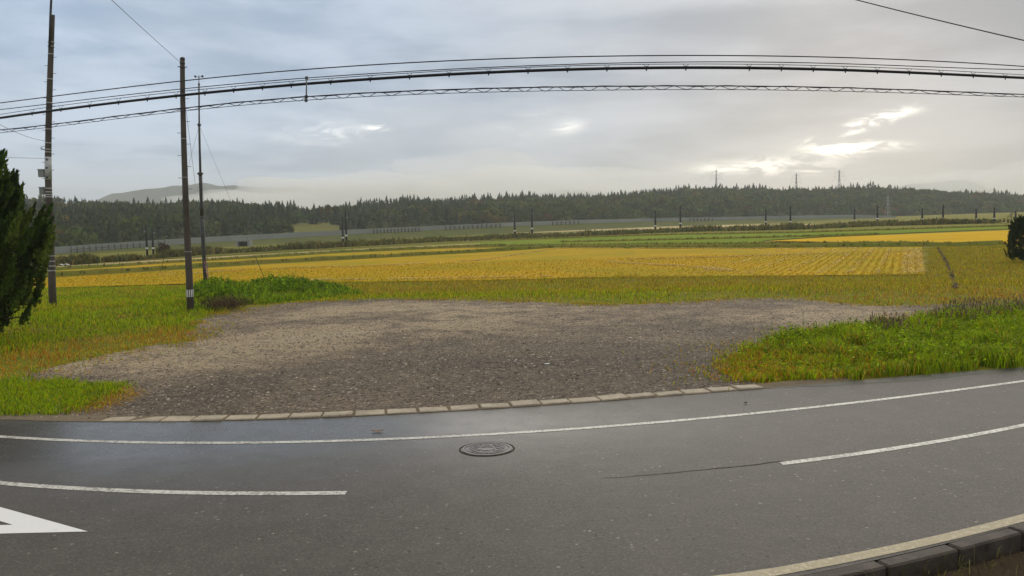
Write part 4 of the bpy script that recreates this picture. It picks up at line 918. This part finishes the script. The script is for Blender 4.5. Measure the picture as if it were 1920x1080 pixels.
for a, b in zip(bp, bp[1:]):
    a = a - bp[0]; b = b - bp[0]; th = Vector((0, .3, 0)); dn = Vector((0, 0, -TH - .3))
    np_mesh('wall_panel', [a, b, b + dn, a + dn, a + th, b + th, b + th + dn, a + th + dn], [(3, 2, 1, 0), (4, 5, 6, 7), (0, 1, 5, 4), (2, 3, 7, 6), (1, 2, 6, 5), (3, 0, 4, 7)], WALLC, parent=wall)
def barz(u):
    b = np.array(BAR); return at(u, np.interp(u, b[:, 0], b[:, 1]), np.interp(u, b[:, 0], b[:, 2]))
for (ua, ub, st_, lab) in ((140, 322, 11.6, 'row of dark posts below the barrier behind the left meadow'), (702, 790, 6.5, 'close dark posts below the barrier near the tallest mast pair'), (836, 944, 8.5, 'row of dark posts at mid barrier behind the olive field'), (1036, 1086, 8, 'short run of dark posts below the barrier by brown scrub'), (1292, 1338, 7, 'far short run of dark posts under the barrier')):
    p0 = barz(ua) + Vector((0, -2.2, -TH - .9)); root = empty('post_fence', p0); tag(root, lab, 'fence', 'dark post fences below the barrier'); us_ = np.arange(ua, ub, st_)
    for u in us_:
        p = barz(u) + Vector((0, -2.2, -TH - .9)) - p0; w_ = .0008 * (p.y + p0.y); hh = TH + .6 + random.uniform(-.3, .1); tube('post', [p, p + Vector((0, 0, hh))], [w_, w_ * .8], TIMBER, root, 6); 
    pe = barz(us_[-1]) + Vector((0, -2.2, -TH - .9)) - p0; tube('rail', [Vector((0, 0, 1.7)), pe + Vector((0, 0, 1.7))], .06, TIMBER, root, 5)
for (u, v, w, h, lab) in ((455, 462, 26, 12, 'grey concrete culvert with dark opening in the meadow below the barrier'), (894, 439, 22, 8, 'low concrete culvert with dark opening beyond the olive field')):
    b = gp(u, v); k = b.y / F; root = empty('field_culvert', b); tag(root, lab, 'culvert')
    W_, H_ = w * k, h * k
    box('roof_slab', (0, 1.5, H_ * .88), (W_, 3, H_ * .24), WALLC, root); 
    for s in (-1, 1): box('side_wall', (s * W_ * .42, 1.5, H_ * .36), (W_ * .15, 2.98, H_ * .76), WALLC, root)
    box('back_wall', (0, 2.8, H_ * .36), (W_ * .68, .3, H_ * .76), SOIL, root)
for (u, v, w, h, lab) in ((441, 461.5, 9, 3, 'small white sheet lying by the culvert in the meadow'), (121, 499, 14, 3.5, 'white sheet lying at the edge of the left meadow')):
    b = gp(u, v); k = b.y / F; n = 6; vs = []; 
    for i in range(n):
        for j in range(4): vs.append(((i / 5 - .5) * w * k, (j / 3 - .5) * 1.2, .15 + h * k * (.5 + .5 * math.sin(i * 1.7 + j)) * .8))
    o = np_mesh('white_sheet', vs, [(i * 4 + j, (i + 1) * 4 + j, (i + 1) * 4 + j + 1, i * 4 + j + 1) for i in range(n - 1) for j in range(3)], WHITE, smooth=True); o.location = b; tag(o, lab, 'sheet')
    md = o.modifiers.new('thickness', 'SOLIDIFY'); md.thickness = .05

# ---------------------------------------------------------------- forested hills
RIDGE = np.array([(-120, 376), (0, 378), (60, 379), (200, 383), (300, 385), (420, 381), (470, 384), (520, 389), (600, 391), (640, 389), (700, 381), (760, 374), (840, 373), (940, 371), (1040, 367), (1100, 363), (1180, 362), (1250, 353), (1340, 349), (1400, 350), (1480, 351), (1560, 350), (1650, 348), (1720, 352), (1780, 356), (1850, 359), (1920, 362), (2060, 366)], float)
def ridge_d(u): return 780 + 160 * np.clip((u - 300) / 1300, 0, 1)
def base_d(u): b = np.array(BAR); return np.interp(u, b[:, 0], b[:, 2]) + 45 + 90 * np.clip((u - 300) / 1300, 0, 1)
us = np.linspace(-140, 2080, 75); ts = np.linspace(0, 1.35, 14)
def hill_xyz(u, t):
    db = base_d(u); dr = ridge_d(u); d = db + (dr - db) * t; vt = np.interp(u, RIDGE[:, 0], RIDGE[:, 1]) + 19.5
    zr = CAMZ + (hz(u) - vt) / F * dr; b = np.array(BAR); zb = CAMZ + (hz(u) - np.interp(u, b[:, 0], b[:, 1])) / F * np.interp(u, b[:, 0], b[:, 2]) - 3.0
    x_ = d * (u - 960) / F; s_ = np.where(t < 1, np.sin(np.clip(t, 0, 1) * math.pi / 2) ** .9, 1 - .9 * ((t - 1) / .35) ** 1.5)
    z_ = np.where(t <= 1, zb + (zr - zb) * s_, zr * s_) + nz(x_, d, 70, 2) * 3 * np.sin(np.clip(t, 0, 1) * math.pi)
    return x_, d, z_
U_, T_ = np.meshgrid(us, ts); hx, hy, hzv = hill_xyz(U_.ravel(), T_.ravel()); n = len(us); ii, jj = np.meshgrid(np.arange(len(ts) - 1), np.arange(n - 1), indexing='ij'); q = (ii * n + jj).ravel()
tag(np_mesh('wooded_hill', np.stack([hx, hy, hzv], 1), np.stack([q, q + 1, q + n + 1, q + n], 1), field_mat('hill_floor', (.035, .045, .015), (.045, .05, .018), (.06, .055, .02)), smooth=True), kind='structure')
def conifers(P, H, R_, col, k=46):
    n = len(P); t = rng.random((n, k)) ** .8; a = rng.uniform(0, 6.283, (n, k)); rr = R_[:, None] * (1 - t) ** .85 * rng.uniform(.55, 1.1, (n, k)) + .12
    c0 = np.stack([P[:, None, 0] + rr * np.cos(a) * .6, P[:, None, 1] + rr * np.sin(a) * .6, P[:, None, 2] + H[:, None] * (.12 + .88 * t)], 2)
    tip_ = np.stack([np.cos(a) * rr * .9, np.sin(a) * rr * .9, -H[:, None] * .05 * np.ones_like(a)], 2); sd = np.stack([-np.sin(a), np.cos(a), np.zeros_like(a)], 2) * (rr * .62 + .12)[..., None]
    upv = np.zeros_like(tip_); upv[..., 2] = H[:, None] * .085
    V = np.stack([c0 + upv, c0 + tip_ - sd, c0 + tip_ + sd], 2).reshape(-1, 3); cc = col[:, None, :] * rng.uniform(.65, 1.3, (n, k, 1)); C = np.repeat(cc.reshape(-1, 3), 3, 0)
    sp1 = np.stack([P + np.array([0, 0, 1]) * H[:, None] * 1.06, P + np.stack([R_ * .22, R_ * 0, H * .80], 1), P + np.stack([-R_ * .22, R_ * 0, H * .80], 1)], 1).reshape(-1, 3)
    V = np.concatenate([V, sp1]); C = np.concatenate([C, np.repeat(col, 3, 0)]); return V, np.arange(len(V)).reshape(-1, 3), C
def broadleaf(P, H, R_, col, k=70):
    n = len(P); d = rng.normal(0, 1, (n, k, 3)); d /= np.linalg.norm(d, axis=2, keepdims=True); d[..., 2] = np.abs(d[..., 2]) * 1.0 - .25
    lump = 1 + .28 * np.sin(d[..., 0] * 4 + P[:, None, 0]) * np.sin(d[..., 1] * 5 + d[..., 2] * 4); p = P[:, None, :] + np.array([0, 0, 1]) * (H * .5)[:, None, None] + d * np.stack([R_, R_, H * .52], 1)[:, None, :] * lump[..., None] * rng.uniform(.8, 1.05, (n, k, 1))
    V, Fc, _ = leaf_arrays(p.reshape(-1, 3), np.repeat(R_, k) * rng.uniform(.22, .42, n * k), np.zeros((n * k, 3)), 1.0); cc = col[:, None, :] * rng.uniform(.65, 1.3, (n, k, 1)); return V, Fc, np.repeat(cc.reshape(-1, 3), 4, 0)
NT_ = 7200; uu = rng.uniform(-130, 2070, NT_); tt = np.concatenate([rng.random(NT_ - 1500) ** .9 * .98, rng.uniform(.93, 1.03, 1500)])
clear = (np.abs(uu - 588) < 44) & (tt < .17 + .04 * np.sin(uu * .2)); uu = uu[~clear]; tt = tt[~clear]
fx, fy, fz = hill_xyz(uu, tt); P = np.stack([fx, fy, fz - .4], 1)
pn = nz(fx, fy, 60, 1) + .35 * nz(fx, fy, 18, 4); right = sst(700, 1300, uu); isb = ((pn > .40 - 1.15 * right * (1 - .7 * tt)) & (tt < .86)) | (rng.random(len(tt)) < .05)
con = ~isb; Pc = P[con]; H = rng.uniform(5, 11.0, con.sum()) * (1 + .18 * nz(Pc[:, 0], Pc[:, 1], 25, 6)) * np.where((tt[con] > .9) & (rng.random(con.sum()) < .25), 1.25, 1.0); colc = pal(con.sum(), [(.034, .058, .022), (.024, .046, .02), (.046, .068, .022), (.06, .072, .022)], [1, .8, .8, .4])
V, Fc, C = conifers(Pc, H, H * rng.uniform(.17, .25, len(H)), colc); tag(np_mesh('conifer_forest', V, Fc, FOREST, C), 'dark conifer forest covering the hills behind the fields', 'forest', kind='stuff')
Pb = P[isb]; H = rng.uniform(6, 9.5, isb.sum()); colb = pal(isb.sum(), [(.07, .10, .02), (.10, .115, .022), (.12, .095, .025), (.05, .085, .018), (.14, .07, .03)], [1, .7, .22, 1.1, .07])
V, Fc, C = broadleaf(Pb, H, H * rng.uniform(.45, .8, len(H)), colb); tag(np_mesh('broadleaf_wood', V, Fc, FOREST, C), 'olive and russet broadleaf woods mixed into the hillside', 'forest', kind='stuff')
# grassy clearing in the wood
cu, ct = np.meshgrid(np.linspace(536, 640, 18), np.linspace(0, .22, 10)); cx, cyy, cz = hill_xyz(cu.ravel(), ct.ravel()); n = 18; ii, jj = np.meshgrid(np.arange(9), np.arange(17), indexing='ij'); q = (ii * n + jj).ravel()
tag(np_mesh('clearing', np.stack([cx, cyy, cz + .8 + .5 * nz(cx, cyy, 6, 3)], 1), np.stack([q, q + 1, q + n + 1, q + n], 1), field_mat('clearing_grass', (.14, .145, .035), (.17, .155, .04), (.09, .10, .028)), smooth=True), kind='structure')

# ---------------------------------------------------------------- mountains and far ridges
def mountain(name, prof, D, depth, mat_, rough=.02):
    pr = np.array(prof, float); us_ = np.linspace(pr[0, 0], pr[-1, 0], 90); vs_ = np.interp(us_, pr[:, 0], pr[:, 1]); zt = CAMZ + (np.array([hz(u) for u in us_]) - vs_) / F * D
    tt_ = np.linspace(-1, 1, 23); U2, T2 = np.meshgrid(us_, tt_); Z2 = np.meshgrid(zt, tt_)[0] * (1 - np.abs(T2) ** 1.25); Y2 = D + T2 * depth; X2 = Y2 * (U2 - 960) / F
    Z2 = Z2 + nz(X2, Y2, 90, 3) * zt.max() * rough * (1 - np.abs(T2)) + nz(X2, Y2, 25, 5) * zt.max() * rough * .5 * (1 - np.abs(T2)) - 2
    n = 90; ii, jj = np.meshgrid(np.arange(22), np.arange(n - 1), indexing='ij'); q = (ii * n + jj).ravel()
    o = np_mesh(name, np.stack([X2.ravel(), Y2.ravel(), Z2.ravel()], 1), np.stack([q, q + 1, q + n + 1, q + n], 1), mat_, smooth=True); o['kind'] = 'structure'; return o
MT = field_mat('mountain_forest', (.035, .05, .03), (.045, .055, .032), (.03, .04, .025))
mountain('mountain', [(120, 400), (190, 375), (215, 364), (250, 360), (285, 353), (330, 347), (360, 345), (395, 342), (420, 347), (470, 350), (520, 351), (580, 349), (640, 356), (720, 352), (770, 344), (830, 354), (900, 366), (1000, 384)], 3100, 500, MT)
mountain('mountain', [(1600, 385), (1660, 358), (1700, 347), (1740, 343), (1790, 337), (1820, 340), (1850, 352), (1900, 368), (1960, 385)], 2500, 400, MT)
mountain('mountain', [(900, 384), (980, 366), (1040, 355), (1090, 356), (1140, 361), (1200, 356), (1250, 352), (1320, 360), (1400, 376)], 2300, 350, MT)

# ---------------------------------------------------------------- pylons
def pylon(u, vbase, vtop, D, wb, label, zdrop=0.0):
    b = at(u, vbase, D); b.z -= zdrop; H = at(u, vtop, D).z - b.z; root = empty('pylon', b, .35); tag(root, label, 'pylon', 'lattice pylons on the hills'); r = D * .00016 + .02
    lv = [0, .2, .38, .54, .68, .8, .9, 1.0]; w = lambda t: wb * (1 - .86 * min(1, t / .72)) if t < .72 else wb * .14
    cs = [(-1, -1), (1, -1), (1, 1), (-1, 1)]
    for cx_, cy_ in cs: tube('leg', [(cx_ * w(t) / 2, cy_ * w(t) / 2, t * H) for t in lv], r * 1.25, GALV, root, 4)
    bmb = bmesh.new()
    for t0_, t1_ in zip(lv, lv[1:]):
        for k in range(4):
            a = cs[k]; c2 = cs[(k + 1) % 4]; pa_ = Vector((a[0] * w(t0_) / 2, a[1] * w(t0_) / 2, t0_ * H)); pb_ = Vector((c2[0] * w(t1_) / 2, c2[1] * w(t1_) / 2, t1_ * H)); tube_bm(bmb, [pa_, pb_], r * .7, 4)
            pc_ = Vector((c2[0] * w(t0_) / 2, c2[1] * w(t0_) / 2, t0_ * H)); pd_ = Vector((a[0] * w(t1_) / 2, a[1] * w(t1_) / 2, t1_ * H)); tube_bm(bmb, [pc_, pd_], r * .7, 4)
    bm_obj('lattice_bracing', bmb, GALV, root)
    for t, l in ((.66, .24), (.78, .21), (.90, .18)):
        for s in (-1, 1): tube('cross_arm', [(0, 0, t * H + .025 * H), (s * l * H, 0, t * H), (0, 0, t * H)], r, GALV, root, 4); tube('insulator', [(s * l * H, 0, t * H), (s * l * H, 0, t * H - .05 * H)], r * 1.1, PALE, root, 5)
pylon(1664.5, 412, 367, 590, 3.6, 'pale lattice pylon standing in front of the wooded hill')
pylon(1573.5, 352, 319, 960, 5.5, 'tallest lattice pylon rising above the ridge against bright cloud', 12)
pylon(1493, 354, 325, 1010, 5.0, 'slender lattice pylon on the ridge under the brightest cloud gap', 12)
pylon(1343, 354, 318, 1250, 4.5, 'faint distant lattice mast on the ridge above the far posts', 12)

# ---------------------------------------------------------------- air
def vol(name, dens, col=(.93, .955, .985), aniso=.1):
    def b(t, o):
        p = t.node('ShaderNodeVolumePrincipled'); p.inputs['Color'].default_value = (*col, 1); p.inputs['Density'].default_value = dens; p.inputs['Anisotropy'].default_value = aniso; t.link(p.outputs[0], o.inputs['Volume'])
    return mat(name, b)
HAZE = .00024
bmz = bmesh.new(); box_bm(bmz, (0, 1800, 0), (6000, 4200, 1.0)); 
for v in bmz.verts: v.co.z = 215 if v.co.z > 0 else -9
hz_o = bm_obj('haze', bmz, vol('haze_air', HAZE)); tag(hz_o, 'thin pale morning haze lying over fields and hills', 'haze', kind='stuff')
def mist(u, v, D, wx, wy, wz, dens, label, seed):
    c_ = at(u, v, D); bmm = bmesh.new(); bmesh.ops.create_icosphere(bmm, subdivisions=4, radius=1.0); r_ = np.random.default_rng(seed); p1, p2, p3 = r_.uniform(0, 6, 3)
    for q_ in bmm.verts:
        d = q_.co.copy(); k = 1 + .18 * math.sin(4 * d.x + p1) * math.sin(3 * d.z + p2) + .12 * math.sin(7 * d.x + 5 * d.z + p3); q_.co = Vector((d.x * wx * k, d.y * wy, d.z * wz * k))
    o = bm_obj('mist_bank', bmm, vol('mist_%d' % int(dens * 1e5), dens, (.99, .99, .99), .5), None, True); o.location = c_; tag(o, label, 'mist', 'mist banks over the hills', kind='stuff')
mist(600, 372, 1500, 190, 150, 36, .0075, 'white mist bank rising behind the left forest ridge', 1)
mist(760, 366, 1560, 200, 150, 48, .0050, 'pale mist bank lying over the middle ridge', 2)
mist(900, 352, 1650, 260, 160, 64, .0024, 'broad thin veil of mist above the middle ridge', 8)
mist(470, 380, 1250, 130, 100, 18, .0080, 'low dense mist at the mountain foot behind conifers', 3)
mist(1030, 352, 1120, 190, 110, 28, .0065, 'thin mist veiling the ridge beside the middle masts', 4)
mist(1730, 350, 1400, 160, 110, 22, .0040, 'mist drifting in front of the right-hand mountain', 5)
mist(1900, 345, 1450, 170, 120, 34, .0045, 'mist bank covering the ridge end above the dark bush', 6)
mist(760, 384, 860, 120, 40, 8, .0060, 'wisp of mist caught in the treetops of the middle ridge', 7)
